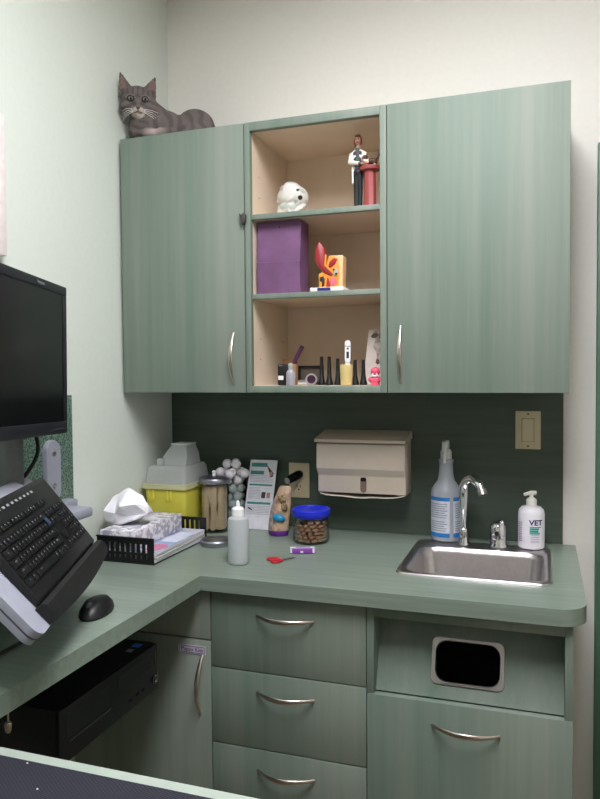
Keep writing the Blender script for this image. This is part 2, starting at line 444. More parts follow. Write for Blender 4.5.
# ------------------------------------------------------------------ worktop
def worktop():
    r = .06; X1, Y1 = 1.311, -.6114
    pts = [(.002, -.007), (X1, -.007)]
    for i in range(11):
        a = -PI / 2 * i / 10; pts.append((X1 - r + r * math.cos(a), Y1 + r + r * math.sin(a)))
    pts += [(.4102, Y1), (.4102, -2.05), (.002, -2.05)]
    hole = rrect(.884, 1.233, -.436, -.146, .05)
    t = bmesh.new(); es = []
    for loop in (pts, hole):
        vs = [t.verts.new((x, y, .914)) for x, y in loop]
        for i in range(len(vs)): es.append(t.edges.new((vs[i], vs[(i + 1) % len(vs)])))
    bmesh.ops.triangle_fill(t, edges=es, use_beauty=True)
    r_ = bmesh.ops.extrude_face_region(t, geom=t.faces[:])
    bmesh.ops.translate(t, verts=[v for v in r_['geom'] if isinstance(v, bmesh.types.BMVert)], vec=(0, 0, -.0367))
    bmesh.ops.recalc_face_normals(t, faces=t.faces)
    m = MB(); m.add(t)
    o = m.build('worktop', LAMH, ang=.4)
    return tag(o, 'L-shaped pale green laminate worktop with a rounded corner by the sink', 'worktop')
worktop()
tag(MB().box(.004, .40, -2.045, -2.02, 0, .8765, .001).build('end_panel', LAMV), 'green end panel carrying the left arm of the worktop', 'panel')

# ------------------------------------------------------------------ sink, taps
def sink():
    t = thing('sink', 'stainless steel drop-in sink in the worktop', 'sink', (1.056, -.29, .914))
    def L(x0, x1, y0, y1, r, z): return [(x, y, z) for x, y in rrect(x0, x1, y0, y1, r, 8)]
    m = MB()
    m.loops([L(.867, 1.2436, -.448, -.072, .028, .9145), L(.869, 1.2416, -.446, -.074, .027, .9180), L(.873, 1.2376, -.442, -.078, .026, .9190), L(.888, 1.229, -.433, -.152, .045, .9178),
             L(.892, 1.225, -.429, -.156, .043, .914), L(.897, 1.220, -.424, -.161, .04, .900), L(.908, 1.209, -.414, -.170, .045, .79), L(.916, 1.201, -.406, -.178, .045, .776), L(.935, 1.182, -.387, -.197, .04, .770)], False, True)
    m.build('basin', STEEL, t)
    MB().ring([(.02, .7705), (.042, .7705), (.043, .773), (.02, .7715)], (1.058, -.29, 0)).lathe([(.02, .7706), (.02, .7709), (0, .7709)], (1.058, -.29, 0)).build('drain', CHROME, t)
sink()
def faucet():
    c = V((1.004, -.112, .9195))
    t = thing('faucet', 'chrome gooseneck faucet at the back of the sink', 'faucet', c)
    MB().lathe([(.0, 0), (.0175, 0), (.0175, .004), (.014, .010), (.0125, .03), (.0135, .034), (.0135, .044), (.011, .048), (.0, .048)], c).build('base', CHROME, t)
    d = V((.66, -.75, 0)).normalized()
    pts = []; rr = []
    for z, r in ((.0485, .0098), (.07, .0098), (.1, .011), (.13, .0135), (.15, .0145)): pts.append(c + V((0, 0, z))); rr.append(r)
    R = .044
    for i in range(1, 13):
        a = PI * .86 * i / 12
        pts.append(c + V((0, 0, .152)) + d * (R - R * math.cos(a)) + V((0, 0, R * math.sin(a)))); rr.append(.0145 - .003 * i / 12)
    MB().tube(pts, rr, 16).build('spout', CHROME, t)
    e = pts[-1]; g = (pts[-1] - pts[-2]).normalized()
    MB().tube([e + g * .0003, e + g * .016], [.0122, .0122], 16).build('aerator', NICKEL, t)
faucet()
c = V((1.101, -.108, .9195))
t = thing('mixer_tap', 'domed chrome mixer control beside the faucet', 'tap', c)
MB().lathe([(0, 0), (.026, 0), (.026, .004), (.0225, .009), (.0225, .03), (.0235, .048), (.0205, .062), (.013, .071), (0, .074)], c).build('body', CHROME, t)
m = MB(); m.tube([c + V((0, -.012, .07)), c + V((.004, -.024, .076)), c + V((.012, -.04, .077))], [.008, .007, .006], 10); m.ell(c + V((.013, -.042, .077)), (.0055, .0055, .005), sub=2)
m.build('lever', CHROME, t)
MB().cyl(c + V((-.003, -.0238, .042)), c + V((-.003, -.027, .042)), .006, seg=16).build('hot_cold_button', BLACK, t)

# ------------------------------------------------------------------ bottles by the sink
BOT = milky('frosted_bottle', (200, 206, 214), .12)
def wrap_panel(m, c, r, a0, a1, z0, z1, th=.0007, n=16):
    L = []
    for z in (z0, z1): L.append([(c[0] + (r + q) * math.cos(a), c[1] + (r + q) * math.sin(a), z) for q, a in ([(.0002, a0 + (a1 - a0) * i / n) for i in range(n + 1)] + [(th, a1 - (a1 - a0) * i / n) for i in range(n + 1)])])
    m.loops(L)
c = V((.9485, -.064, .9195))
t = thing('spray_bottle', 'frosted spray bottle with a blue banded label beside the faucet', 'bottle', c)
MB().lathe([(0, 0), (.038, 0), (.043, .004), (.0445, .012), (.0445, .14), (.042, .153), (.034, .165), (.025, .178), (.021, .2), (.02, .23), (.022, .232), (.022, .24), (.0, .24)], c, 40).build('bottle', BOT, t)
BLUE = mat('label_blue', (32, 120, 190), .5); LABW = mat('label_white', (205, 210, 222), .6); INK = mat('label_ink', (130, 136, 150), .6)
av = math.atan2(-2.19 - c.y, 1.2166 - c.x)    # side of the bottle that faces the room
for i, (a0, a1) in enumerate(((av - 1.35, av + .22), (av + .48, av + 1.5))):
    m = MB(); wrap_panel(m, c, .0445, a0, a1, .947, 1.041); lp = m.build('label', LABW, t)
    for z0, z1 in ((.9345, .9467), (1.0413, 1.052)):
        m = MB(); wrap_panel(m, c, .0445, a0, a1, z0, z1); m.build('label_band', BLUE, t)
    m = MB()
    for kz in range(13):
        if kz == 5: continue
        e = random.uniform(0, .35)
        wrap_panel(m, c, .0454, a0 + .12, a1 - .12 - e, .953 + kz * .0065, .9552 + kz * .0065, .0004)
    m.build('small_print', INK, lp)
h = thing_head = None
m = MB(); m.lathe([(0, .241), (.0165, .241), (.0165, .263), (.012, .27), (0, .27)], c)
m.prism([c + V((-.008, -.035, .268)), c + V((-.008, .014, .268)), c + V((-.008, .02, .285)), c + V((-.008, .004, .298)), c + V((-.008, -.035, .296))], (.016, 0, 0), bevel=.002)
m.build('spray_head', mat('spray_white', (214, 216, 218), .4), t)
MB().tube([c + V((0, -.02, .266)), c + V((0, -.03, .25)), c + V((0, -.034, .232))], .004, 8).build('trigger', WHITE, t)

c = V((1.1905, -.092, .9195))
t = thing('soap_bottle', 'white pump bottle lettered VET at the right of the sink', 'bottle', c)
SOAP = mat('soap_white', (228, 226, 232), .35, var=.01)
MB().lathe([(0, 0), (.031, 0), (.0355, .003), (.0362, .01), (.0362, .098), (.034, .108), (.027, .116), (.015, .119), (.0, .119)], c, 40).build('bottle', SOAP, t)
m = MB(); m.lathe([(0, .1195), (.0145, .1195), (.0145, .136), (.010, .141), (.0055, .143), (.0055, .152), (0, .152)], c)
m.tube([c + V((.012, .004, .155)), c + V((0, 0, .156)), c + V((-.02, -.008, .151))], [.0065, .0062, .0045], 10)
m.build('pump', mat('pump_ivory', (226, 226, 216), .4), t)
av = math.atan2(-2.19 - c.y, 1.2166 - c.x)
NAVY = mat('navy_ink', (44, 32, 92), .5); TEAL = mat('teal_ink', (58, 160, 150), .5)
text('lettering', 'VET', .0205, NAVY, t, None, .0006, ((c.x, c.y, .9195 + .0765), .0364, av + .36), xs=1.08, bold=.0006)
m = MB(); wrap_panel(m, c, .0362, av - .12, av + .75, .983, .9848); m.build('rule', NAVY, t)
for z0, z1, a in ((.9765, .9815, .70), (.969, .9755, .66), (.9645, .968, .80)):
    m = MB(); wrap_panel(m, c, .0362, av - .12, av - .12 + a, z0, z1); m.build('teal_print', TEAL, t)
m = MB()
for z in (.961, .956, .951, .945, .941): wrap_panel(m, c, .0362, av - .05, av + .6, z, z + .0008)
m.build('small_print', mat('soap_ink', (130, 124, 160), .6), t); m = MB()
for i in range(11): wrap_panel(m, c, .0362, av - 1.15, av - .72 - random.uniform(0, .1), .942 + i * .0052, .9435 + i * .0052)
m.build('small_print', mat('soap_ink', (130, 124, 160), .6), t)

# ------------------------------------------------------------------ dispenser, switch, outlet
t = thing('towel_dispenser', 'beige enamel paper towel dispenser on the backsplash', 'dispenser', (.69, -.0065, 1.05))
xa, xb = .5605, .834
pf = [(-.0063, 1.212), (-.115, 1.203), (-.118, 1.127), (-.100, 1.104), (-.100, 1.051), (-.0063, 1.044)]
MB().prism([(xa, y, z) for y, z in pf], (xb - xa, 0, 0), bevel=.002).build('body', BEIGE, t)
m = MB(); m.prism([(xa - .004, y, z) for y, z in ((-.0063, 1.238), (-.126, 1.217), (-.126, 1.2075), (-.1235, 1.2075), (-.1235, 1.213), (-.0063, 1.2135))], (xb - xa + .008, 0, 0), bevel=.001)
m.build('lid', BEIGE, t)
o = rrect(-.0095, .0095, -.0235, .0235, .0094)
m = MB(basis((.7045, -.1002, 1.077), (1, 0, 0), (0, 0, 1), (0, -1, 0))); m.prism([(x, y, 0) for x, y in o], (0, 0, .0006)); m.build('viewing_slot', mat('slot_towel_brown', (128, 104, 96), .8), t)
m = MB(basis((.7045, -.1009, 1.0935), (1, 0, 0), (0, 0, 1), (0, -1, 0))); m.prism([(x, y, 0) for x, y in rrect(-.009, .009, -.005, .0068, .0045)], (0, 0, .0006)); m.build('slot_gap', DARK, t)
# paper towel sagging below: its own sheet stack
m = MB(); n = 14; L = []
for i in range(n + 1):
    u = i / n; x = xa + .006 + (xb - xa - .012) * u
    s = .009 * math.sin(PI * u) ** .7 + .0012 * math.sin(u * 17)
    L.append([(x, -.096, 1.0495 - s - .0012), (x, -.012, 1.0425 - s * .5 - .0012), (x, -.012, 1.0410 - s * .5 - .0015), (x, -.099, 1.0470 - s - .0015)])
m.loops(L); m.build('paper_towel', mat('towel_paper', (206, 198, 184), .9), t)

t = thing('light_switch', 'ivory rocker light switch on the backsplash above the soap bottle', 'switch', (1.179, -.0065, 1.19))
MB().box(1.1435, 1.2145, -.0115, -.0063, 1.1905, 1.3025, .0018).build('plate', IVORY, t)
MB().box(1.1615, 1.1965, -.0128, -.0117, 1.212, 1.281).build('rocker_seam', mat('seam_brown', (128, 116, 84), .6), t)
MB().prism([(1.163, -.013, 1.2135), (1.163, -.0185, 1.2135), (1.163, -.0145, 1.2795), (1.163, -.013, 1.2795)], (.032, 0, 0)).build('rocker', IVORY, t)
for z in (1.199, 1.294): MB().cyl((1.179, -.0117, z), (1.179, -.013, z), .003, seg=12).build('screw', mat('screw_dark', (96, 84, 58), .5), t)

t = thing('wall_outlet', 'ivory wall outlet on the backsplash behind the treat bag', 'outlet', (.467, -.0065, 1.014))
MB().box(.432, .5025, -.0115, -.0063, 1.012, 1.126, .0018).build('plate', IVORY, t)
for z in (1.0895, 1.0475):
    r_ = MB().prism([(x + .467, -.0117, y + z) for x, y in rrect(-.0165, .0165, -.0135, .0135, .012)], (0, -.002, 0)).build('receptacle', IVORY, t)
    m = MB(); m.box(.4605, .4625, -.0147, -.0138, z - .002, z + .007); m.box(.4715, .4735, -.0147, -.0138, z - .002, z + .006); m.cyl((.467, -.0138, z - .0075), (.467, -.0147, z - .0075), .0026, seg=10)
    m.build('slots', DARK, r_)
p0 = V((.470, -.0139, 1.0895)); dd = V((-.40, -.86, -.25)).normalized()
t = thing('power_adapter', 'black plug adapter pushed into the wall outlet', 'plug', p0)
MB().tube([p0, p0 + V((0, -.01, 0)), p0 + dd * .03, p0 + dd * .058], [.013, .0145, .0145, .0115], 20).build('plug_body', BLACKG, t)
MB().tube([p0 + dd * .0585, p0 + dd * .062], [.0105, .0095], 20).build('end_ring', mat('ring_grey', (150, 150, 150), .4), t)

# ------------------------------------------------------------------ things on the worktop
# sharps container
t = thing('sharps_container', 'yellow sharps container with a clear lid in the worktop corner', 'container', (.095, -.145, .9145))
YEL = milky('yellow_plastic', (240, 232, 96), .05, .3)
def rr3(x0, x1, y0, y1, r, z): return [(x, y, z) for x, y in rrect(x0, x1, y0, y1, r, 4)]
m = MB(); m.loops([rr3(.032, .160, -.222, -.062, .012, .9145), rr3(.022, .168, -.233, -.052, .014, 1.058)])
for x in (.042, .056, .105, .118): m.box(x - .0025, x + .0025, -.236, -.2295, 1.02, 1.055, .001)
m.build('bin', YEL, t)
CLR = milky('clear_lid', (205, 210, 206), .35, .25)
MB().loops([rr3(.014, .173, -.240, -.046, .014, 1.0585), rr3(.013, .174, -.241, -.045, .014, 1.073)]).build('rim', milky('rim_plastic', (222, 222, 180), .1), t)
m = MB(); m.loops([rr3(.022, .166, -.232, -.052, .012, 1.0735), rr3(.026, .162, -.226, -.058, .014, 1.118), rr3(.034, .156, -.21, -.066, .014, 1.128)], True, True); m.build('lid', CLR, t)
m = MB()
m.loops([[(.052, -.19, 1.1285), (.150, -.19, 1.1285), (.150, -.09, 1.1285), (.052, -.09, 1.1285)], [(.066, -.178, 1.16), (.148, -.18, 1.16), (.148, -.095, 1.16), (.066, -.095, 1.16)], [(.088, -.168, 1.19), (.140, -.168, 1.19), (.140, -.105, 1.19), (.088, -.105, 1.19)]])
m.build('drop_chute', CLR, t)
MB().box(.085, .143, -.171, -.102, 1.1905, 1.196, .002).build('chute_cap', milky('cap_plastic', (222, 226, 222), .15), t)
MB().box(.058, .074, -.213, -.19, 1.1284, 1.150, .002).build('latch_tab', CLR, t)

# desk tray with holes
t = thing('desk_tray', 'black slotted desk tray holding the papers', 'tray', (.162, -.407, .9145))
m = MB()
X0, X1, Y0, Y1, Z0, Z1 = .075, .250, -.563, -.252, .9145, .981
m.box(X0, X1, Y0, Y1, Z0, Z0 + .003)
m.build('floor_panel', BLACK, t)
def slotted(axis, c0, c1, fix, cols, rows):
    m = MB(); th = .003
    def bx(a0, a1, z0, z1):
        if axis == 'x': m.box(a0, a1, fix - th / 2, fix + th / 2, z0, z1)
        else: m.box(fix - th / 2, fix + th / 2, a0, a1, z0, z1)
    zs = [Z0 + .0035] + [z for r in rows for z in r] + [Z1]
    for i in range(0, len(zs), 2): bx(c0, c1, zs[i], zs[i + 1])
    for r in rows:
        e = c0
        w = (c1 - c0 - .03) / cols
        for i in range(cols + 1):
            a = c0 if i == 0 else c0 + .015 + w * (i - .3) ; b = c0 + .015 + w * .3 if i == 0 else (c0 + .015 + w * (i + .3) if i < cols else c1)
            bx(a, b, r[0], r[1])
    return m
slotted('x', X0, X1, Y0 + .0016, 9, [(.928, .937), (.944, .968)]).build('front_panel', BLACK, t)
slotted('x', X0, X1, Y1 - .0016, 9, [(.928, .972)]).build('back_panel', BLACK, t)
slotted('y', Y0 + .0035, Y1 - .0035, X0 + .0016, 14, [(.928, .937), (.944, .968)]).build('side_panel', BLACK, t)
MB().box(X0 - .002, X1 + .001, Y0 - .003, Y0 + .0035, Z1 + .0002, Z1 + .004, .001).build('rim', BLACK, t)
# papers and magazines in the tray
z = .9178
cov = two_noise('magazine_cover', (206, 206, 220), (150, 166, 200), 14, .4)
for i, (th, rot, dx, mt, lb) in enumerate(((.009, -.012, .004, PAPER, 'white paper pad at the bottom of the black tray'), (.006, .01, .007, mat('grey_pages', (172, 172, 170), .7), 'grey edged booklet above the paper pad in the tray'), (.007, -.006, .003, PAPER, 'thick white booklet under the coloured magazine in the tray'), (.005, .016, .006, cov, 'magazine with a blue and pink cover on top of the tray papers'))):
    cx, cy = .162 + dx, -.407
    o = thing('magazine', lb, 'magazine', (cx, cy, z), 'papers in the black tray')
    M = Matrix.Translation((cx, cy, z)) @ Matrix.Rotation(rot, 4, 'Z')
    MB(M).box(-.081, .084, -.149, .142, 0, th, .0008).build('pages', PAPER if i == 3 else mt, o)
    if i == 3:
        MB(M).box(-.0812, .0845, -.1492, .1424, th + .0001, th + .0007).build('cover', cov, o)
        m = MB(M); m.loops([[(x, y, th + .0008) for x, y in rrect(.03, .078, -.135, -.06, .02)], [(x, y, th + .0012) for x, y in rrect(.03, .078, -.135, -.06, .02)]])
        m.build('cover_picture', mat('pink_print', (196, 120, 150), .5), o)
        MB(M).box(.03, .078, -.03, .09, th + .0008, th + .0012).build('cover_text_block', mat('pale_print', (214, 218, 234), .5), o)
        th += .0007
    z += th + .0004
# tissue box
z += .0006
t = thing('tissue_box', 'grey patterned tissue box on the papers in the tray', 'tissue box', (.132, -.42, z))
TB = two_noise('tissue_box_print', (166, 164, 176), (226, 224, 228), 55, .6, .46, .54)
zt2 = .997
MB().box(.0795, .186, -.5555, -.29, z, zt2, .0015).build('box', TB, t)
MB().prism([(.1325 + x, -.43 + y, zt2) for x, y in rrect(-.022, .022, -.07, .07, .02)], (0, 0, .0008)).build('slot', mat('slot_film', (214, 214, 220), .4), t)
# the tissue: loosely folded sheet standing out of the slot
TO = V((.1055, -.465, zt2 + .0012)); TR = V((.946, -.323, 0)); TD = V((.323, .946, 0))
def tp(u, v, d): return TO + TR * (u * .0029) + TD * d + V((0, 0, v * .0029))
FV = [tp(*q) for q in ((-30, 12.5, .004), (-29, 6, -.012), (-20, 25, .006), (-1, 34.5, .012), (20, 29, .010), (29, 19, .012), (29, 12.5, .006), (20, 7, -.016), (2, .4, -.034), (-22, 1.2, -.030),
      (11.5, 20, -.050), (-9, 23, -.008), (-2, 11, -.034), (14, 10, -.020), (-19, 12, -.036), (23, 22, -.022),
      (-18, 12, .050), (4, 20, .056), (20, 10, .048), (0, .4, .042), (-20, 1.0, .020))]
FF = [(0, 1, 14), (1, 9, 14), (0, 14, 2), (2, 14, 11), (14, 9, 12), (14, 12, 11), (9, 8, 12), (2, 11, 3), (3, 11, 10), (11, 12, 10), (12, 13, 10), (12, 8, 13), (8, 7, 13), (3, 10, 4), (10, 15, 4), (10, 13, 15), (4, 15, 5), (15, 6, 5), (15, 13, 6), (13, 7, 6),
      (0, 2, 16), (2, 3, 16), (3, 17, 16), (3, 4, 17), (4, 5, 17), (5, 18, 17), (5, 6, 18), (6, 7, 18), (7, 19, 18), (7, 8, 19), (8, 9, 19), (9, 20, 19), (9, 1, 20), (1, 0, 20), (0, 16, 20), (16, 19, 20), (16, 17, 19), (17, 18, 19)]
m = bmesh.new(); vs = [m.verts.new(p) for p in FV]
for f_ in FF: m.faces.new([vs[i] for i in f_])
bmesh.ops.recalc_face_normals(m, faces=m.faces)
bmesh.ops.subdivide_edges(m, edges=m.edges[:], cuts=4, use_grid_fill=True)
for _ in range(1): bmesh.ops.smooth_vert(m, verts=m.verts[:], factor=.3, use_axis_x=True, use_axis_y=True, use_axis_z=True)
m.normal_update()
for v_ in m.verts:
    if v_.co.z > zt2 + .006: v_.co += v_.normal * (.004 * abs(noise.noise(v_.co * 38)) + .001 * noise.noise(v_.co * 120))
    v_.co.z = max(v_.co.z, zt2 + .0012)
tb = MB(); tb.add(m)
TIS = tb.build('tissue', mat('tissue_white', (240, 240, 246), .9, var=.01), t, ang=.3)

# glass jars
def jar(cx, cy, r, h, label, lid):
    t = thing('glass_jar', label, 'jar', (cx, cy, .9145))
    MB().ring([(.0001, .003), (.0001, 0), (r - .003, 0), (r, .004), (r, h - .018), (r - .003, h - .010), (r - .003, h), (r - .0052, h), (r - .0052, h - .011), (r - .0025, h - .019), (r - .0025, .006), (r - .006, .0035)], (cx, cy, .9145), 40).build('glass', GLASS, t)
    if lid:
        z = .9145 + h
        l = MB().lathe([(0, .0005), (r + .001, .0005), (r + .002, .002), (r + .002, .014), (r - .001, .018), (.03, .022), (0, .023)], (cx, cy, z), 40).build('lid', LIDM, t)
        MB().lathe([(0, .0232), (.006, .0232), (.005, .028), (.007, .036), (.004, .039), (0, .039)], (cx, cy, z), 16).build('knob', WHITE, l)
    return t
LIDM = mat('lid_aluminium', (156, 158, 168), .38, 1.0, var=.05)
jc = V((.222, -.137, .9145))
jar(jc.x, jc.y, .047, .155, 'lidded glass jar of wooden tongue depressors beside the tray', True)
cc = V((.252, -.050, .9145))
jar(cc.x, cc.y, .041, .145, 'open glass jar heaped with cotton balls', False)
# tongue depressors: one slice of the jar each
WOOD = mat('birch_wood', (228, 190, 158), .6, var=.1, scale=120)
vx, vy = V((.947, .0, 0)).normalized(), None
view = V((-.35, .937, 0)).normalized(); side = V((.937, .35, 0)).normalized()
stick = None
specs = []
for k in range(15):
    dpt = -.0378 + k * .0054
    half = math.sqrt(max(0, .0438 ** 2 - (abs(dpt) + .0012) ** 2))
    if k % 3 == 1:    # one strongly tilted stick in this slice
        room = half - .0085
        tilt = max(-.26, min(.26, room / .066)) * (1 if k % 2 else -1)
        specs.append((dpt, 0, tilt * .93))
        continue
    n = 3 if half > .0365 else (2 if half > .0215 else 1)
    step = (2 * half - .0175) / (n - 1) if n > 1 else 0
    sg = .045 * (1 if k % 2 else -1)
    for q in range(n):
        off = (q - (n - 1) / 2) * step * .9
        specs.append((dpt, off, sg * (.35 if n > 1 else 1)))
for dpt, off, tilt in specs:
    zc = .9145 + .004 + .071 + .002
    M = basis(jc + view * dpt + side * off + V((0, 0, zc - jc.z + .0015)), side, V((0, 0, 1)), -view) @ Matrix.Rotation(tilt, 4, 'Z')
    if stick is None:
        m = MB(); m.prism([(x, y, -.0008) for x, y in rrect(-.0078, .0078, -.070, .070, .0075, 5)], (0, 0, .0016))
        stick = m.build('tongue_depressor', WOOD); stick.matrix_world = M; o = stick
    else: o = dup(stick, M)
    tag(o, 'wooden tongue depressor standing in the lidded glass jar', 'tongue depressor', 'tongue depressors in the jar')
# cotton balls
def cotton_mesh():
    t = bmesh.new(); bmesh.ops.create_icosphere(t, subdivisions=3, radius=.0157)
    for v in t.verts:
        n = noise.noise(v.co * 110) * .0014 + noise.noise(v.co * 300) * .001
        v.co += v.co.normalized() * n
    m = MB(); m.add(t); return m
ball = None; cots = []
for l in range(8):
    zc = .9145 + .0195 + l * .0268
    n = 4 if l < 7 else 3
    rad = .0221 if l < 6 else (.0236 if l == 6 else .019)
    for k in range(n):
        a = l * PI / 4 + k * 2 * PI / n + .2
        cots.append((cc.x + rad * math.cos(a), cc.y + rad * math.sin(a) - (.004 if l > 6 else 0), zc))
for x, y, z in ((-.046, -.006, .1775), (-.034, -.030, .181), (.008, -.046, .178), (.044, -.014, .178)):
    cots.append((cc.x + x, cc.y + y, .9145 + z))
for (x, y, z) in cots:
    M = Matrix.Translation((x, y, z)) @ Matrix.Rotation(random.uniform(0, 6), 4, 'Z') @ Matrix.Rotation(random.uniform(0, 6), 4, 'X')
    if ball is None:
        ball = cotton_mesh().build('cotton_ball', mat('cotton_white', (222, 220, 224), .95, var=.02, bump=.3, scale=200)); ball.matrix_world = M; o = ball
    else: o = dup(ball, M)
    tag(o, 'white cotton ball heaped in the open glass jar', 'cotton ball', 'cotton balls in the open jar')
# loose lid on the worktop
c = V((.306, -.303, .9145))
t = thing('jar_lid', 'loose metal jar lid lying on the worktop before the jars', 'lid', c)
MB().ring([(.042, 0), (.0465, 0), (.0475, .002), (.0475, .013), (.044, .017), (.0001, .019), (.0001, .0165), (.042, .0145)], c, 40).build('disc', LIDM, t)
MB().ring([(.02, .0185), (.027, .0180), (.027, .0192), (.02, .0198)], c, 32).build('raised_ring', LIDM, t)
# squeeze bottle
c = V((.455, -.476, .9145))
t = thing('squeeze_bottle', 'white squeeze bottle with a push cap at the worktop front edge', 'bottle', c)
MB().lathe([(0, 0), (.025, 0), (.0275, .003), (.028, .01), (.028, .112), (.026, .121), (.018, .127), (.0, .127)], c, 36).build('bottle', milky('milky_bottle', (206, 212, 214), .08), t)
MB().lathe([(0, .1275), (.0165, .1275), (.0165, .146), (.013, .150), (.005, .152), (.0045, .164), (.002, .168), (0, .168)], c, 28).build('cap', WHITE, t)
# brochure in a leaning card
t = thing('brochure', 'white and teal brochure leaning upright against the backsplash', 'brochure', (.347, -.085, .9145))
e0 = V((.296, -.085, .915)); ex = V((1, .02, 0)).normalized(); ey = V((.010, .054, .222)).normalized(); ez = ex.cross(ey)
if ez.y > 0: ez = -ez
BMx = basis(e0, ex, ey, ez)
MB(BMx).box(0, .094, 0, .226, -.0025, 0).build('card', mat('brochure_paper', (216, 218, 224), .5), t)
TL = mat('brochure_teal', (54, 132, 128), .5); GR = mat('brochure_grey', (170, 172, 184), .6)
for q in ((.006, .061, .203, .216), (.006, .052, .178, .190), (.006, .086, .141, .1465), (.006, .086, .081, .088)): MB(BMx).box(*q, .0001, .0006).build('heading', TL, t)
m = MB(BMx)
for y in (.173, .168, .163, .158, .153, .134, .129, .124, .119, .114, .109, .104, .099, .074, .069, .064, .059, .054, .049): m.box(.007, .086 if y > .15 or y < .09 else .045 + random.uniform(0, .006), y, y + .0016, .0001, .0004)
m.build('small_print', GR, t)
PH = mat('brochure_photo', (58, 50, 58), .5)
MB(BMx).prism([(x, y, .0001) for x, y in ((.058, .211), (.064, .205), (.086, .183), (.084, .172), (.074, .170), (.070, .186))], (0, 0, .0005)).build('picture', PH, t)
MB(BMx).box(.052, .066, .101, .121, .0001, .0006).build('picture', PH, t)
MB(BMx).prism([(x, y, .0001) for x, y in ((.010, .072), (.026, .064), (.026, .060), (.012, .066))], (0, 0, .0005)).build('picture', PH, t)
m = MB(BMx); m.box(.07, .082, .102, .12, .0001, .0005); m.build('pink_picture', mat('brochure_pink', (170, 130, 124), .5), t)
m = MB(BMx); m.prism([(x, y, .0007) for x, y in ((.070, .186), (.080, .188), (.084, .178), (.074, .172))], (0, 0, .0003)); m.build('pink_picture', mat('brochure_pink', (170, 130, 124), .5), t)
MB(BMx).box(.004, .091, .004, .040, .0001, .0006).build('bottom_fold', mat('brochure_fold', (224, 222, 232), .5), t)
# treat bag
t = thing('treat_bag', 'tan treat bag with a purple bottom leaning near the outlet', 'bag', (.445, -.135, .9145))
def bag_loop(z, w, d, cx, cy): return [(cx + w * math.cos(a) * (1 if abs(math.cos(a)) < .9 else 1.0), cy + d * math.sin(a) * (1 - .25 * abs(math.cos(a))), z) for a in [2 * PI * i / 24 for i in range(24)]]
prof = [(.9147, .028, .02, .441, -.137), (.918, .0315, .0235, .441, -.137), (.932, .033, .025, .441, -.137), (.96, .0335, .0245, .443, -.136), (.99, .0325, .022, .447, -.134), (1.02, .029, .018, .452, -.131), (1.045, .024, .012, .457, -.128), (1.062, .020, .006, .460, -.126), (1.068, .015, .0025, .461, -.125)]
def bag_part(i0, i1, grow=0):
    m = MB(); m.loops([bag_loop(z, w + grow, d + grow, x, y) for z, w, d, x, y in prof[i0:i1]]); return m
TAN = two_noise('treat_bag_print', (186, 160, 132), (150, 122, 104), 45, .45, .5, .62)
bag_part(2, 9).build('pouch', TAN, t)
bag_part(0, 3).build('purple_bottom', mat('bag_purple', (106, 44, 150), .4), t)
m = MB(); m.ell((.449, -.155, .972), (.021, .012, .013), Matrix.Rotation(.15, 3, 'Y')); m.build('blue_badge', mat('bag_blue', (24, 134, 176), .4), t)
m = MB(); m.ell((.461, -.148, 1.028), (.012, .006, .016), sub=2); m.ell((.466, -.149, 1.005), (.011, .008, .014), sub=2); m.ell((.452, -.149, 1.034), (.008, .006, .008), sub=2); m.build('dog_print', two_noise('bag_dog', (92, 76, 58), (160, 140, 96), 160, .6), t)
m = MB(); m.prism([(.418, -.156, .932), (.430, -.163, .932), (.438, -.156, 1.03), (.434, -.150, 1.032), (.424, -.153, .99)], (-.004, .006, 0)); m.build('gusset', two_noise('bag_gusset', (140, 126, 126), (186, 170, 164), 90, .5), t)
# treat jar
c = V((.565, -.187, .9145))
t = thing('treat_jar', 'clear jar of brown treats with a blue lid on the worktop', 'jar', c)
r = .0545; h = .076
MB().ring([(.0001, .003), (.0001, 0), (r - .006, 0), (r, .008), (r, h - .012), (r - .004, h), (r - .0062, h), (r - .0025, h - .013), (r - .0025, .009), (r - .007, .0035)], c, 40).build('jar_body', GLASS, t)
BL = mat('blue_plastic', (30, 46, 196), .3, var=.03)
m = MB(); m.lathe([(0, .0765), (r - .002, .0765), (r - .001, .083), (r + .003, .0845), (r + .0035, .098), (r + .001, .1005), (r - .006, .1005), (r - .009, .097), (0, .097)], c, 40); m.build('lid', BL, t)
tm = None
TRT = mat('treat_brown', (206, 150, 122), .8, var=.22, scale=60, bump=.2)
for l in range(6):
    zc = .9145 + .0095 + l * .0108
    rings = ((0.0, 1), (.0195, 6), (.0392, 12)) if l % 2 == 0 else ((.011, 3), (.0295, 9), (.0425, 7))
    if l % 2: rings = ((.010, 3), (.0392, 12), (.0245, 5))
    for rr_, n in rings:
        for k in range(n):
            a = 2 * PI * k / n + l * .37
            if l == 5 and math.cos(a) < -.2: continue
            M = Matrix.Translation((c.x + rr_ * math.cos(a), c.y + rr_ * math.sin(a), zc)) @ Matrix.Rotation(random.uniform(0, 6.3), 4, 'Z') @ Matrix.Rotation(random.uniform(-.25, .25), 4, 'Y')
            if tm is None:
                m = MB(); m.box(-.0088, .0088, -.0052, .0052, -.004, .004, .0018); tm = m.build('treat', TRT); tm.matrix_world = M; o = tm
            else: o = dup(tm, M)
            tag(o, 'small brown treat in the blue lidded jar', 'treat', 'brown treats in the jar')
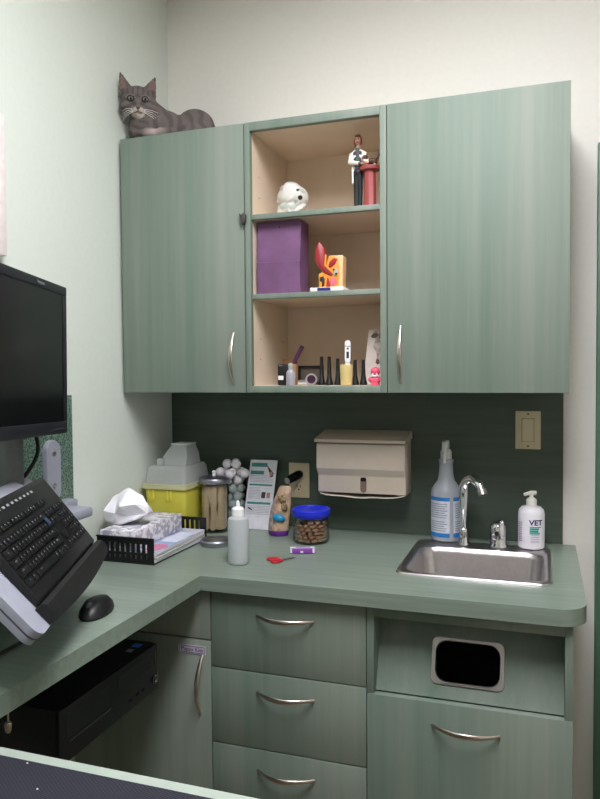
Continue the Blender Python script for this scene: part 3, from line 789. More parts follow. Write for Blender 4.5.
# scissors and tube
t = thing('scissors', 'small scissors with red handles on the worktop', 'scissors', (.545, -.40, .9145))
RED = mat('red_plastic', (196, 34, 46), .35)
def ringloop(cx, cy, a, b, rot, zz):
    pts = []
    for i in range(21):
        th = 2 * PI * i / 20; x = a * math.cos(th); y = b * math.sin(th)
        pts.append((cx + x * math.cos(rot) - y * math.sin(rot), cy + x * math.sin(rot) + y * math.cos(rot), zz))
    return pts
for cx, cy, rot, zz in ((.5315, -.420, .35, .9182), (.549, -.437, .95, .9182)):
    MB().tube(ringloop(cx, cy, .0155, .0098, rot, zz), .0027, 8).build('handle', RED, t)
m = MB(); m.prism([(.548, -.414, .9152), (.552, -.420, .9152), (.577, -.392, .9152), (.580, -.386, .9152), (.572, -.389, .9152)], (0, 0, .0015))
m.build('blade', mat('scissor_steel', (120, 126, 124), .3, .9), t)
m = MB(); m.prism([(.557, -.426, .9169), (.561, -.420, .9169), (.581, -.388, .9169), (.580, -.383, .9169), (.573, -.392, .9169)], (0, 0, .0015))
m.build('blade', MATS['scissor_steel'], t)
MB().cyl((.5645, -.404, .9155), (.5645, -.404, .9195), .003, seg=12).build('pivot_screw', STEEL, t)
t = thing('medicine_tube', 'small purple and white carton tube beside the treat jar', 'tube', (.594, -.335, .9145))
M = Matrix.Translation((.584, -.326, .9145)) @ Matrix.Rotation(.32, 4, 'Z')
MB(M).box(-.035, .035, -.0105, .0105, .0005, .016, .002).build('carton', mat('tube_purple', (128, 70, 158), .4), t)
m = MB(M); m.box(-.0345, .034, -.0085, .0085, .0161, .0166); m.box(-.0345, -.029, -.0112, -.0107, .003, .0155); m.box(-.006, .002, -.0112, -.0107, .003, .009); m.box(.028, .034, -.0112, -.0107, .003, .0155); m.build('white_print', mat('tube_white', (222, 216, 232), .5), t)
m = MB(M); m.box(-.018, .022, -.003, .004, .0167, .017); m.build('purple_wordmark', mat('tube_dark', (84, 40, 120), .5), t)

# ------------------------------------------------------------------ open shelves: things
ST, S2, S3 = 1.8701, 1.645, 1.3835
# white lumpy model
c = V((.5250, -.215, ST))
def lumpcol(p, n):
    for q, rad in (((-.0215, -.025, .098), .0025), ((.027, -.034, .074), .0005), ((.034, -.032, .052), .003), ((-.010, -.04, .083), -.0015), ((.006, -.04, .089), -.0015)):
        if (p - c - V(q)).length < rad + .004: return (.012, .012, .011, 1)
    g = .62 + .06 * noise.noise(p * 60)
    if noise.noise(p * 45 + V((3, 1, 2))) > .33: return (g * .62, g * .68, g * .6, 1)
    return (g, g * 1.0, g * .92, 1)
m = MB()
m.ell(c + V((0, 0, .062)), (.047, .042, .036)); m.ell(c + V((-.006, 0, .078)), (.034, .036, .030)); m.ell(c + V((.02, -.004, .06)), (.028, .036, .03)); m.ell(c + V((-.004, -.004, .026)), (.037, .035, .026)); m.ell(c + V((.008, 0, .014)), (.032, .03, .014))
for k in range(16):
    a = random.uniform(PI, 2 * PI); m.ell(c + V((.037 * math.cos(a), .036 * math.sin(a), random.uniform(.010, .052))), (.015, .007, .0045), Matrix.Rotation(random.uniform(-1.2, 1.2), 3, 'Y'), 2)
m.box(c.x - .03, c.x + .03, c.y - .025, c.y + .025, c.z + .0003, c.z + .006)
o = organic('skull_model', m, .0025, vcol_mat('lump_paint', .35), None, c, 3, lumpcol)
tag(o, 'white lumpy rounded model with dark spots on the top shelf', 'model')

# figurine
c = V((.748, -.245, ST))
t = thing('figurine', 'figurine of a person in a white coat standing at a red pedestal with a dog', 'figurine', c)
m = MB(); m.prism([(c.x + x, c.y + y, ST + .0003) for x, y in rrect(-.04, .042, -.03, .03, .025)], (0, 0, .006), bevel=.001); m.build('base', mat('figurine_base', (216, 206, 222), .5), t)
pc = V((c.x + .016, c.y - .004, ST + .0065))
m = MB(); m.lathe([(0, 0), (.0185, 0), (.0185, .003), (.0175, .006), (.0165, .098), (.021, .101), (.0, .101)], pc, 8); m.lathe([(0, .1012), (.029, .1012), (.030, .105), (.030, .111), (.0, .112)], pc, 20, sx=1.0, sy=.85)
m.build('pedestal', mat('pedestal_red', (150, 66, 64), .45, var=.06), t)
bx, bz = c.x - .019, ST + .0068
m = MB()
for s in (-1, 1):
    m.tube([(bx + s * .006, c.y - .002, bz + .002), (bx + s * .006, c.y, bz + .05), (bx + s * .005, c.y, bz + .098)], [.0058, .0068, .0088], 12)
    m.ell((bx + s * .006, c.y - .007, bz + .004), (.006, .011, .004), sub=2)
m.ell((bx, c.y, bz + .100), (.014, .0105, .014)); m.ell((bx, c.y, bz + .135), (.0155, .010, .024)); m.ell((bx, c.y, bz + .150), (.018, .0095, .012))
m.tube([(bx, c.y, bz + .155), (bx + .001, c.y - .001, bz + .176)], [.006, .005], 10)
m.ell((bx + .001, c.y - .003, bz + .186), (.0092, .0098, .0125)); m.ell((bx + .002, c.y - .0128, bz + .1845), (.0016, .0022, .0026), sub=2)
for s, h in ((-1, (.014, -.022, .117)), (1, (.026, -.012, .121))):
    m.tube([(bx + s * .017, c.y, bz + .152), (bx + s * .021, c.y - .006, bz + .128), (bx + h[0], c.y + h[1], bz + h[2])], [.0062, .0054, .004], 10)
    m.ell((bx + h[0] + .003, c.y + h[1], bz + h[2]), (.006, .004, .0035), sub=2)
def figcol(p, n):
    h = p.z - bz
    if h > .165 and (p.x - bx) < .02: 
        if abs(h - .1795) < .0016 and p.y < c.y - .010: return (.32, .08, .07, 1)
        if abs(h - .1885) < .0016 and p.y < c.y - .010 and .0015 < abs(p.x - bx - .001) < .005: return (.03, .02, .02, 1)
        return (.52, .30, .21, 1)
    if h < .01: return (.02, .018, .018, 1)
    if abs(p.x - bx) > .013 and p.y < c.y - .010: return (.52, .30, .21, 1)
    if h > .1: return (.045, .05, .055, 1)
    return (.016, .018, .02, 1)
organic('body', m, .0016, vcol_mat('figurine_paint', .45), t, None, 2, figcol)
m = MB()
m.ell((bx, c.y + .002, bz + .140), (.0185, .0115, .026)); m.ell((bx, c.y + .0025, bz + .152), (.0205, .0105, .0125))
m.loops([[(bx - .0175, c.y - .006, bz + .070), (bx - .0175, c.y + .011, bz + .070), (bx + .014, c.y + .012, bz + .070), (bx + .014, c.y + .006, bz + .070)], [(bx - .0175, c.y - .006, bz + .14), (bx - .0175, c.y + .012, bz + .14), (bx + .0175, c.y + .012, bz + .14), (bx + .0175, c.y + .006, bz + .14)]])
for s, h in ((-1, (.008, -.018, .119)), (1, (.021, -.009, .124))):
    m.tube([(bx + s * .017, c.y, bz + .153), (bx + s * .0215, c.y - .006, bz + .128), (bx + h[0], c.y + h[1], bz + h[2])], [.0078, .0072, .006], 12)
co = organic('coat', m, .0016, mat('coat_white', (226, 218, 204), .5, var=.02), t, None, 2)
m = MB(); m.prism([(bx - .0048, c.y - .0112, bz + .165), (bx + .0058, c.y - .0112, bz + .165), (bx + .005, c.y - .0125, bz + .108), (bx - .002, c.y - .0125, bz + .108)], (0, .003, 0)); m.build('shirt_front', mat('shirt_dark', (66, 72, 76), .6), t)
m = MB(); m.ell((bx + .001, c.y + .001, bz + .1895), (.0108, .0098, .0125)); m.ell((bx - .0075, c.y - .003, bz + .182), (.0036, .0065, .011)); m.ell((bx + .0092, c.y - .003, bz + .183), (.0034, .0065, .010)); m.ell((bx + .001, c.y - .0085, bz + .1985), (.0085, .004, .004))
organic('hair', m, .0016, mat('hair_auburn', (128, 62, 42), .55, var=.15, scale=200), t, None, 2)
dz = pc.z + .1125; dx = pc.x
m = MB(); m.ell((dx + .004, pc.y, dz + .014), (.018, .0085, .0085), sub=2); m.ell((dx - .013, pc.y - .004, dz + .025), (.008, .0075, .0075), sub=2); m.ell((dx - .018, pc.y - .009, dz + .022), (.0045, .0045, .0035), sub=2)
for x, y in ((-.008, -.005), (-.007, .005), (.014, -.005), (.015, .005)): m.tube([(dx + x, pc.y + y, dz + .0006), (dx + x, pc.y + y, dz + .012)], [.003, .004], 8)
m.tube([(dx + .020, pc.y, dz + .018), (dx + .025, pc.y, dz + .028), (dx + .024, pc.y, dz + .043)], [.0032, .003, .002], 8)
for s in (-1, 1): m.ell((dx - .014 + s * .005, pc.y - .001, dz + .033), (.002, .0016, .005), sub=2)
m.tube([(dx - .008, pc.y, dz + .016), (dx - .012, pc.y - .003, dz + .022)], [.006, .006], 8)
def dogcol(p, n):
    if (p.x < dx - .002 and p.z < dz + .020 and p.y < pc.y) or p.z < dz + .005: return (.62, .55, .48, 1)
    return (.075, .042, .028, 1)
organic('dog', m, .0013, MATS.get('x') or vcol_mat('figurine_dog_paint', .45), t, None, 1, dogcol)

# purple bag
t = thing('paper_bag', 'purple paper bag standing on the middle shelf', 'bag', (.508, -.24, S2))
m = MB(); L = []
for z, yf_ in ((.0003, -.283), (.03, -.287), (.06, -.288), (.0905, -.289), (.0925, -.2855), (.13, -.2845), (.17, -.281), (.2075, -.276)):
    w_ = .0005 * math.sin(z * 90)
    L.append([(.4395 + w_, yf_, S2 + z), (.506, yf_ - .0015, S2 + z), (.5700 - w_, yf_, S2 + z), (.5690 - w_, -.245 + .1 * z * .2, S2 + z), (.5690, -.205, S2 + z), (.508, -.203, S2 + z), (.4405, -.205, S2 + z), (.4425 + w_, -.245, S2 + z)])
m.loops(L)
m.build('bag_body', mat('purple_paper', (112, 76, 114), .65, var=.2, scale=16, bump=.35), t, ang=.3)
m = MB(); m.cyl((.507, -.2815, S2 + .190), (.507, -.2835, S2 + .190), .002, seg=10); m.build('punch_hole', DARK, t)

# ear anatomy model
t = thing('ear_model', 'red and tan anatomical ear model on a white base on the middle shelf', 'model', (.642, -.25, S2))
by0 = -.29
m = MB(); m.box(.602, .698, -.297, -.225, S2 + .0003, S2 + .012, .002); m.build('base', WHITE, t)
MB().box(.624, .662, -.2980, -.2972, S2 + .002, S2 + .0105).build('base_label', mat('ear_label_blue', (44, 40, 110), .5), t)
ex0, ez0 = .606, S2 + .0125
def pl(pts): return [(ex0 + x, -.275, ez0 + z * 1.22) for x, z in pts]
TANM = mat('ear_tan', (226, 190, 140), .5); ORG = mat('ear_orange', (232, 150, 50), .5); REDM = mat('ear_red', (150, 32, 38), .4, var=.12); DRK = mat('ear_dark', (40, 34, 28), .5)
m = MB(); m.prism(pl([(.020, 0), (.084, 0), (.086, .069), (.083, .073), (.046, .073), (.040, .060), (.038, .040), (.019, .030)]), (0, .038, 0), bevel=.001); m.build('block', TANM, t)
def piece(name, mt, pts, y, d):
    m = MB(); m.prism([(ex0 + x, y, ez0 + z * 1.22) for x, z in pts], (0, d, 0), bevel=.0006); m.build(name, mt, t)
piece('orange_outline', ORG, [(.017, .0005), (.074, .0005), (.075, .040), (.073, .066), (.062, .071), (.046, .071), (.040, .058), (.038, .040), (.016, .032)], -.2775, .0022)
m = MB(); m.prism([(ex0 + x, -.280, ez0 + z * 1.22) for x, z in [(.0155, .106), (.020, .1055), (.033, .090), (.036, .070), (.0315, .050), (.059, .030), (.054, .0252), (.032, .033), (.012, .052), (.004, .072), (.006, .088)]], (0, .026, 0), bevel=.003); m.build('ear_flap', REDM, t)
piece('flap_rim', ORG, [(.0365, .076), (.0405, .074), (.0375, .053), (.059, .0345), (.057, .031), (.033, .050)], -.282, .01)
piece('red_lobe', REDM, [(.044, .046), (.048, .058), (.060, .067), (.072, .064), (.064, .052), (.050, .045)], -.2795, .0018)
piece('grey_drum', mat('ear_grey', (176, 178, 166), .5), [(.058, .036), (.068, .044), (.073, .036), (.068, .026), (.060, .026)], -.2795, .0018)
piece('pink_cochlea', mat('ear_pink', (214, 104, 120), .5), [(.049, .014), (.056, .023), (.067, .021), (.069, .010), (.060, .004), (.052, .006)], -.2805, .0026)
piece('red_muscle', REDM, [(.038, .001), (.041, .022), (.045, .022), (.051, .001)], -.2795, .0018)
piece('dark_canal', DRK, [(.019, .024), (.030, .027), (.034, .020), (.032, .004), (.026, .002), (.026, .014), (.020, .015)], -.2795, .0018)
m = MB(); m.ell((ex0 + .061, -.282, ez0 + .049), (.003, .003, .003), sub=2); m.ell((ex0 + .068, -.282, ez0 + .037), (.003, .003, .003), sub=2); m.build('ossicles', DRK, t)

# bottom shelf
z0 = S3
t = thing('otoscope_case', 'small black case with a white label at the left of the bottom shelf', 'case', (.507, -.235, z0))
MB().box(.487, .523, -.256, -.214, z0 + .0003, z0 + .062, .004).build('case', BLACK, t)
MB().box(.49, .506, -.2568, -.2562, z0 + .016, z0 + .028).build('label', WHITE, t)
MB().box(.492, .503, -.2568, -.2562, z0 + .056, z0 + .060).build('clip', NICKEL, t)
MB().box(.489, .528, -.213, -.19, z0 + .0003, z0 + .076, .003).build('back_case', mat('brown_leather', (104, 66, 36), .6), t)
c = V((.5385, -.285, z0))
t = thing('glass_bottle', 'small clear bottle of grey liquid on the bottom shelf', 'bottle', c)
MB().lathe([(0, .0003), (.0125, .0003), (.0135, .002), (.0135, .036), (.010, .042), (.0068, .045), (.0068, .055), (0, .055)], c, 24).build('bottle', mat('grey_glassy', (160, 158, 166), .12, var=.1), t)
MB().lathe([(0, .0553), (.0072, .0553), (.0072, .060), (.004, .064), (0, .064)], c, 16).build('stopper', mat('stopper_grey', (150, 156, 140), .4), t)
c = V((.536, -.24, z0))
t = thing('hand_instrument', 'slim dark purple handle standing tilted in a holder behind the small bottle', 'instrument', c)
MB().lathe([(0, .0003), (.012, .0003), (.012, .05), (.009, .062), (0, .062)], c + V((-.004, 0, 0)), 20).build('holder', mat('holder_brass', (146, 108, 70), .4), t)
MB().tube([c + V((-.003, 0, .0625)), c + V((.004, 0, .078)), c + V((.0195, 0, .107))], [.0055, .0062, .0062], 14).build('grip', mat('purple_grip', (76, 34, 70), .4), t)
MB().tube([c + V((.0198, 0, .1075)), c + V((.0235, 0, .1145))], [.0068, .0055], 14).build('cap', BLACK, t)
c = V((.549, -.135, z0))
t = thing('black_box', 'shallow black framed box lying behind the silver otoscope head', 'box', c)
m = MB(); m.box(.510, .588, -.128, -.122, z0 + .0003, z0 + .056)
m.build('back_panel', mat('box_grey', (96, 88, 80), .6), t)
m = MB(); m.box(.509, .515, -.135, -.1285, z0 + .0003, z0 + .058); m.box(.583, .589, -.135, -.1285, z0 + .0003, z0 + .058); m.box(.5155, .5825, -.135, -.1285, z0 + .0525, z0 + .058); m.box(.5155, .5825, -.135, -.1285, z0 + .0003, z0 + .008); m.build('frame', BLACK, t)
c = V((.582, -.25, z0))
t = thing('otoscope', 'polished silver otoscope head lying on the bottom shelf', 'instrument', c)
MB().tube([c + V((-.028, -.02, .009)), c + V((.0, -.012, .0105))], [.0075, .009], 20).build('neck', CHROME, t)
m = MB(); m.tube([c + V((.004, .012, .018)), c + V((.013, -.018, .0175))], [.0165, .017], 28); m.build('head', CHROME, t)
MB().tube([c + V((.0132, -.0186, .0175)), c + V((.0138, -.0206, .0175))], [.012, .012], 24).build('lens', mat('lens_dark', (52, 30, 46), .1), t)
# black ear cones on one rack
cone = None
labels = ['black ear cone beside the black framed box, leftmost of the row', 'second black ear cone from the left, left of the yellow cup', 'black ear cone just left of the yellow cup', 'black ear cone just right of the yellow cup', 'black ear cone before the dog photo card, rightmost of the row']
for (x, h), lb in zip(((.6065, .083), (.6300, .083), (.6555, .077), (.7075, .072), (.7320, .072)), labels):
    c = V((x, -.205, z0))
    k = h / .08
    m = MB(); m.lathe([(0, .0003), (.0112, .0003), (.0112, .005), (.0085, .014), (.0062, .028), (.0045, .08 * k), (0, .08 * k)], c, 18)
    o = m.build('ear_cone', BLACK, None, c); tag(o, lb, 'ear cone', 'black ear cones on the bottom shelf')
# yellow cup with thermometer
c = V((.698, -.268, z0))
t = thing('yellow_cup', 'pale yellow cup holding the thermometer on the bottom shelf', 'cup', c)
MB().ring([(.0001, .0003), (.015, .0003), (.0165, .002), (.0185, .057), (.0175, .058), (.0155, .056), (.0145, .004), (.0001, .003)], c, 32).build('cup', mat('yellow_cup', (222, 202, 138), .45, var=.04), t)
b0 = c + V((.003, 0, .004)); ax = V((.012, .004, 1)).normalized()
t = thing('thermometer', 'white digital thermometer standing in the yellow cup', 'thermometer', b0)
xx = V((.95, .30, 0)); xx = (xx - ax * xx.dot(ax)).normalized(); zz = xx.cross(ax)
if zz.y > 0: zz = -zz
TM = basis(b0, xx, ax, zz)
m = MB(TM); m.loops([[(x, y, -.004) for x, y in rrect(-.008, .008, .06, .122, .0075)], [(x, y, .004) for x, y in rrect(-.008, .008, .06, .122, .0075)]]); m.prism([(-.0035, .0005, -.002), (.0035, .0005, -.002), (.0065, .062, -.002), (-.0065, .062, -.002)], (0, 0, .004)); m.build('body', WHITE, t)
m = MB(TM); m.box(-.0086, -.0082, .066, .104, -.0035, .0038); m.box(.0082, .0086, .066, .104, -.0035, .0038); m.box(-.0078, .0078, .1045, .106, .0041, .0045); m.build('blue_trim', mat('thermo_blue', (40, 40, 96), .4), t)
m = MB(TM); m.box(-.0035, .0035, .072, .090, .0041, .0046); m.build('display', mat('thermo_display', (56, 60, 66), .2), t)
m = MB(TM); m.cyl((0, .099, .0041), (0, .099, .005), .0028, seg=14); m.build('button', BLACK, t)
# dog photo card
t = thing('photo_card', 'pale card with a dog picture leaning at the right of the bottom shelf', 'card', (.772, -.17, z0))
CM = basis(V((.728, -.195, z0 + .0005)), V((1, 0, 0)), V((.09, .09, .98)).normalized(), V((0, -.996, .09)).normalized())
MB(CM).box(0, .07, 0, .16, -.0015, 0).build('card', mat('card_grey', (206, 196, 188), .6), t)
def cp(pts): return [(x, y, .0002) for x, y in pts]
m = MB(CM); m.prism(cp([(.014, .150), (.020, .158), (.062, .158), (.062, .066), (.044, .058), (.034, .070), (.030, .092), (.018, .110), (.022, .128)]), (0, 0, .0004)); m.build('dog_picture', two_noise('card_dog', (150, 136, 126), (188, 178, 170), 60, .6), t)
m = MB(CM); m.prism(cp([(.008, .140), (.013, .148), (.026, .150), (.030, .142), (.022, .136), (.014, .135)]), (0, 0, .0008)); m.prism(cp([(.030, .064), (.036, .058), (.042, .062), (.040, .072), (.032, .076)]), (0, 0, .0008)); m.box(.034, .050, .134, .147, .0002, .0008); m.build('dark_marks', mat('card_dark', (92, 72, 62), .6), t)
# pink figure
c = V((.781, -.272, z0))
t = thing('pink_figurine', 'small pink figurine at the right end of the bottom shelf', 'figurine', c)
PK = mat('pink_vinyl', (226, 86, 116), .4, var=.05)
m = MB(); m.ell(c + V((0, 0, .014)), (.0155, .012, .0138)); m.ell(c + V((.001, -.001, .038)), (.0135, .0115, .0135)); m.ell(c + V((-.013, -.008, .017)), (.005, .005, .007), sub=2); m.ell(c + V((.014, -.006, .018)), (.005, .005, .007), sub=2); m.box(c.x - .011, c.x + .011, c.y - .009, c.y + .009, z0 + .0003, z0 + .005)
organic('body', m, .0016, PK, t, None, 2)
m = MB(); m.ell(c + V((.001, -.0105, .0255)), (.0085, .0035, .0032), sub=2); m.ell(c + V((-.005, -.0108, .029)), (.0026, .003, .005), Matrix.Rotation(.5, 3, 'Y'), 2); m.ell(c + V((.008, -.0102, .029)), (.0026, .003, .005), Matrix.Rotation(-.5, 3, 'Y'), 2); m.build('white_bow', WHITE, t)

# ------------------------------------------------------------------ cat
def cat():
    zc = 2.1268
    t = thing('cat', 'grey tabby cat lying on top of the left wall cabinet looking at the room', 'cat', (.14, -.2, zc))
    H = V((.0575, -.292, 2.2505))
    F = V((.50, -.83, -.26)).normalized(); R = V((.857, .515, 0)).normalized(); U = R.cross(F) * 1
    if U.z < 0: U = -U
    HM = basis(H, R, U, F)
    hm = HM.to_3x3()
    def P(r, u, f): return HM @ V((r, u, f))
    m = MB()
    # head
    m.ell(P(0, -.004, 0), (.049, .040, .044), hm); m.ell(P(-.024, -.024, .010), (.029, .024, .028), hm); m.ell(P(.026, -.024, .010), (.029, .024, .028), hm)
    m.ell(P(0, .008, .012), (.036, .028, .032), hm)
    m.ell(P(-.0085, -.034, .037), (.0135, .0105, .012), hm); m.ell(P(.0115, -.034, .037), (.0135, .0105, .012), hm); m.ell(P(.0015, -.046, .031), (.012, .009, .012), hm)
    m.ell(P(.0015, -.018, .036), (.011, .018, .011), hm)
    # ears
    def ear(b0, b1, tip):
        b0, b1, tip = V(b0), V(b1), V(tip); mid = (b0 + b1) / 2; n = V((0, 0, 1))
        L = []; ax_ = (b1 - b0) / 2
        for k in range(9):
            s = k / 8; w = (1 - s ** 1.35) * .96 + .10
            ce = mid.lerp(tip, s); hw_ = ax_ * w; th = .0085 * (1 - .45 * s)
            L.append([HM @ (ce + hw_ * math.cos(q * PI / 5) + n * (th * math.sin(q * PI / 5) * (-1 if q <= 5 else -.25) - .003 * math.cos(q * PI / 5) ** 2 * 0)) for q in range(10)])
        m.loops(L)
    ear((-.054, -.004, -.004), (-.012, .024, .004), (-.0505, .071, .0))
    ear((.014, .024, .004), (.054, -.006, -.004), (.0535, .065, .0))
    # neck, chest, body, haunch
    m.tube([P(0, -.012, -.012), (.078, -.262, 2.205), (.086, -.236, 2.190)], [.043, .05, .056], 16)
    m.ell((.072, -.262, 2.178), (.060, .045, .050)); m.ell((.108, -.226, 2.176), (.068, .056, .054)); m.ell((.14, -.200, 2.170), (.070, .060, .050))
    m.ell((.190, -.172, 2.184), (.062, .062, .058)); m.ell((.210, -.175, 2.168), (.050, .055, .045)); m.ell((.12, -.20, 2.148), (.10, .07, .024)); m.ell((.19, -.215, 2.155), (.055, .04, .030))
    m.ell((.045, -.262, 2.160), (.034, .040, .034))
    # folded forelegs with paws at the edge
    m.tube([(.06, -.27, 2.150), (.055, -.293, 2.1435), (.088, -.300, 2.1405), (.112, -.299, 2.1395)], [.024, .017, .014, .0125], 12)
    m.ell((.116, -.299, 2.1395), (.016, .0125, .012)); m.tube([(.135, -.25, 2.152), (.165, -.272, 2.1425), (.150, -.292, 2.1405), (.136, -.297, 2.1405)], [.024, .016, .0135, .0125], 12); m.ell((.138, -.2985, 2.141), (.0145, .012, .013))
    # tail curled round the rump
    m.tube([(.240, -.15, 2.152), (.262, -.19, 2.1415), (.250, -.235, 2.1405), (.212, -.262, 2.1405), (.19, -.268, 2.1400)], [.017, .014, .013, .012, .009], 12)
    def col(p, n):
        q = HM.inverted() @ p
        base = V((.165, .140, .132)); dark = V((.085, .071, .068)); pale = V((.60, .52, .44)); pink = V((.25, .165, .15))
        nz = noise.noise(p * 30) * .5
        head = (p - H).length < .075 and q.z > -.03
        if head:
            if q.y > .026 and abs(q.x) > .02:   # ears
                cx = -.042 if q.x < 0 else .043
                if q.z > -.004 and abs(q.x - cx - (q.y - .03) * (-.14 if q.x < 0 else .14)) < .0125 * (1 - (q.y - .026) / .048) and q.y < .062: return (*pink, 1)
                return (*(base * .9), 1)
            s = math.sin(q.x * 420 + 1.0) if q.y > .008 else math.sin((q.y + abs(q.x) * .35) * 330 + nz * 2)
            c = base.lerp(dark, .75 if s > .35 else .12)
            d = math.hypot((q.x - .0015) / 1.25, q.y + .042)
            if q.z > .012 and d < .017: c = c.lerp(pale, max(0, min(1, (.019 - d) / .006)))
            if abs(q.x - .0015) < .006 and -.03 < q.y < -.006 and q.z > .02: c = c.lerp(V((.20, .16, .145)), .6)
            for ex in (-.0195, .0225):
                de = math.hypot((q.x - ex) / 1.25, q.y + .0035)
                if de < .0092 and q.z > .01: c = V((.03, .026, .025))
                elif .0092 < de < .0125 and q.z > .01 and q.y > -.002: c = c.lerp(V((.30, .27, .25)), .45)
            return (*c, 1)
        # paws
        if p.y < -.283 and p.z < 2.158 and .082 < p.x < .162: return (*base.lerp(V((.50, .41, .38)), min(1, max(0, 1.2 - abs(p.x - .122) / .032))), 1)
        ax = (p.x * .85 + p.y * .45)
        s = math.sin(ax * 190 + nz * 5 + (p.z - 2.15) * 18)
        k = .8 if s > .3 else (.3 if s > -.2 else .05)
        c = base.lerp(dark, k * .8)
        # chest bands
        if p.x < .10 and p.y < -.24:
            s = math.sin((p.z + p.x * .35) * 300 + nz * 3); c = base.lerp(dark, .7 if s > .2 else .1)
        return (*c, 1)
    organic('body', m, .0032, vcol_mat('tabby_fur', .9, .35), t, None, 5, col)
    # eyes
    for ex in (-.0195, .0225):
        e = MB(); e.ell(P(ex, -.0035, .0375), (.0074, .0060, .0066), hm); eo = e.build('eye', mat('cat_eye', (132, 138, 124), .15, var=.1), t)
        e = MB(); e.ell(P(ex + .0004, -.0035, .0428), (.0036, .0050, .0026), hm, 2); e.build('pupil', BLACKG, eo)
    e = MB(); e.ell(P(.0015, -.0285, .0485), (.0062, .0040, .0030), hm, 2); e.build('nose', mat('cat_nose', (96, 62, 60), .5), t)
    e = MB(); e.tube([P(.0015, -.033, .0495), P(.0015, -.038, .0485)], .0009, 6); e.tube([P(.0015, -.0378, .0485), P(-.007, -.0425, .0455), P(-.014, -.040, .0415)], .0010, 6); e.tube([P(.0015, -.0378, .0485), P(.010, -.0425, .0455), P(.017, -.040, .0415)], .0010, 6)
    e.build('mouth', mat('cat_mouth', (58, 44, 42), .7), t)
    e = MB()
    for s in (-1, 1):
        for k in range(4):
            a = P(.0015 + s * .014, -.032 - k * .0025, .045); ln = .032 if s < 0 else .045
            b = P(.0015 + s * (.014 + ln * .6), -.034 - k * .006, .047); c_ = P(.0015 + s * (.014 + ln), -.040 - k * .010, .042)
            e.tube([a, b, c_], [.0007, .0006, .0003], 5)
    e.build('whiskers', mat('whisker_white', (226, 222, 216), .5), t)
cat()

# ------------------------------------------------------------------ monitor with arm
mr = V((.199, -.839, 0)); md = V((-.264, .9645, -.03)).normalized()
mu = (V((0, 0, 1)) - md * md.z).normalized()
mn = md.cross(mu)
if mn.x < 0: mn = -mn
mw, mh = .506, .3275
mo = V((.197, -.847, 1.288)) - md * mw
MM = basis(mo, md, mu, mn)
t = thing('monitor', 'black computer monitor on an arm above the keyboard', 'monitor', mo + md * mw / 2)
MB(MM).box(0, mw, 0, mh, -.034, 0, .004).build('housing', BLACK, t)
m = MB(MM); B_ = .019
m.box(0, mw, 0, .026, .0003, .004, .001); m.box(0, mw, mh - B_, mh, .0003, .004, .001); m.box(0, B_ - .004, .0262, mh - B_ - .0002, .0003, .004, .001); m.box(mw - .015, mw, .0262, mh - B_ - .0002, .0003, .004, .001)
m.build('bezel', mat('bezel_black', (24, 27, 33), .4), t)
MB(MM).box(.0152, mw - .0152, .0264, mh - B_ - .0004, .0003, .0016).build('screen', mat('screen_dark', (9, 11, 14), .22, var=.1), t)
m = MB(MM)
for k in range(5): m.box(mw - .030 - k * .012, mw - .024 - k * .012, .010, .0115, .0042, .0048)
m.build('buttons', mat('button_grey', (96, 100, 110), .5), t)
text('logo', 'lenovo', .0125, mat('logo_grey', (120, 124, 130), .4), t, MM @ Matrix.Translation((mw - .135, mh - .0092, .0044)), .0003)
m = MB(MM); m.box(mw * .25, mw * .75, .06, .27, -.055, -.0345, .008); m.build('back_cover', BLACK, t)
# cable hanging from the monitor
m = MB(); pts = []
a_ = MM @ V((mw - .11, -.002, -.02))
for i in range(9):
    s = i / 8; pts.append(a_ + V((-.015 * s - .02 * s * s, .015 * math.sin(PI * s), -.088 * s)))
tag(m.tube(pts, .0042, 8).build('cable', BLACK, None, a_), 'black cable hanging below the monitor', 'cable')

# wall bracket and arm
t = thing('wall_bracket', 'grey wall bracket with screws on the speckled panel', 'bracket', (.0065, -.652, 1.07))
o = rrect(-.029, .029, -.080, .080, .028)
m = MB(basis((.0065, -.664, 1.170), (0, 1, 0), (0, 0, 1), (1, 0, 0))); m.loops([[(x, y, 0) for x, y in o], [(x, y, .010) for x, y in o], [(x * .93, y * .975, .0135) for x, y in o]]); m.build('plate', GREY, t)
for z in (1.216, 1.132):
    MB().cyl((.0202, -.664, z), (.0225, -.664, z), .006, seg=14).build('screw', NICKEL, t)
m = MB(); m.box(.0065, .045, -.72, -.60, 1.060, 1.0885, .005); m.box(.012, .040, -.655, -.605, 1.035, 1.0595, .006); m.build('arm_mount', GREY, t)
m = MB(); m.box(.0455, .15, -.98, -.68, 1.062, 1.088, .008); m.box(.03, .21, -1.30, -.9805, 1.1, 1.118, .006); m.cyl((.12, -.99, 1.06), (.12, -.99, 1.0995), .03); m.build('arm', GREY, t)
m = MB(); m.box(.14, .18, -1.02, -.96, 1.119, 1.40, .01); m.box(.14, .20, -1.08, -.98, 1.401, 1.46, .01); m.build('monitor_post', mat('smoky_plastic', (110, 116, 116), .35), t)
MB().box(.1, .125, -1.16, -1.13, 1.1185, 1.124, .002).build('cable_clip', BLACK, t)

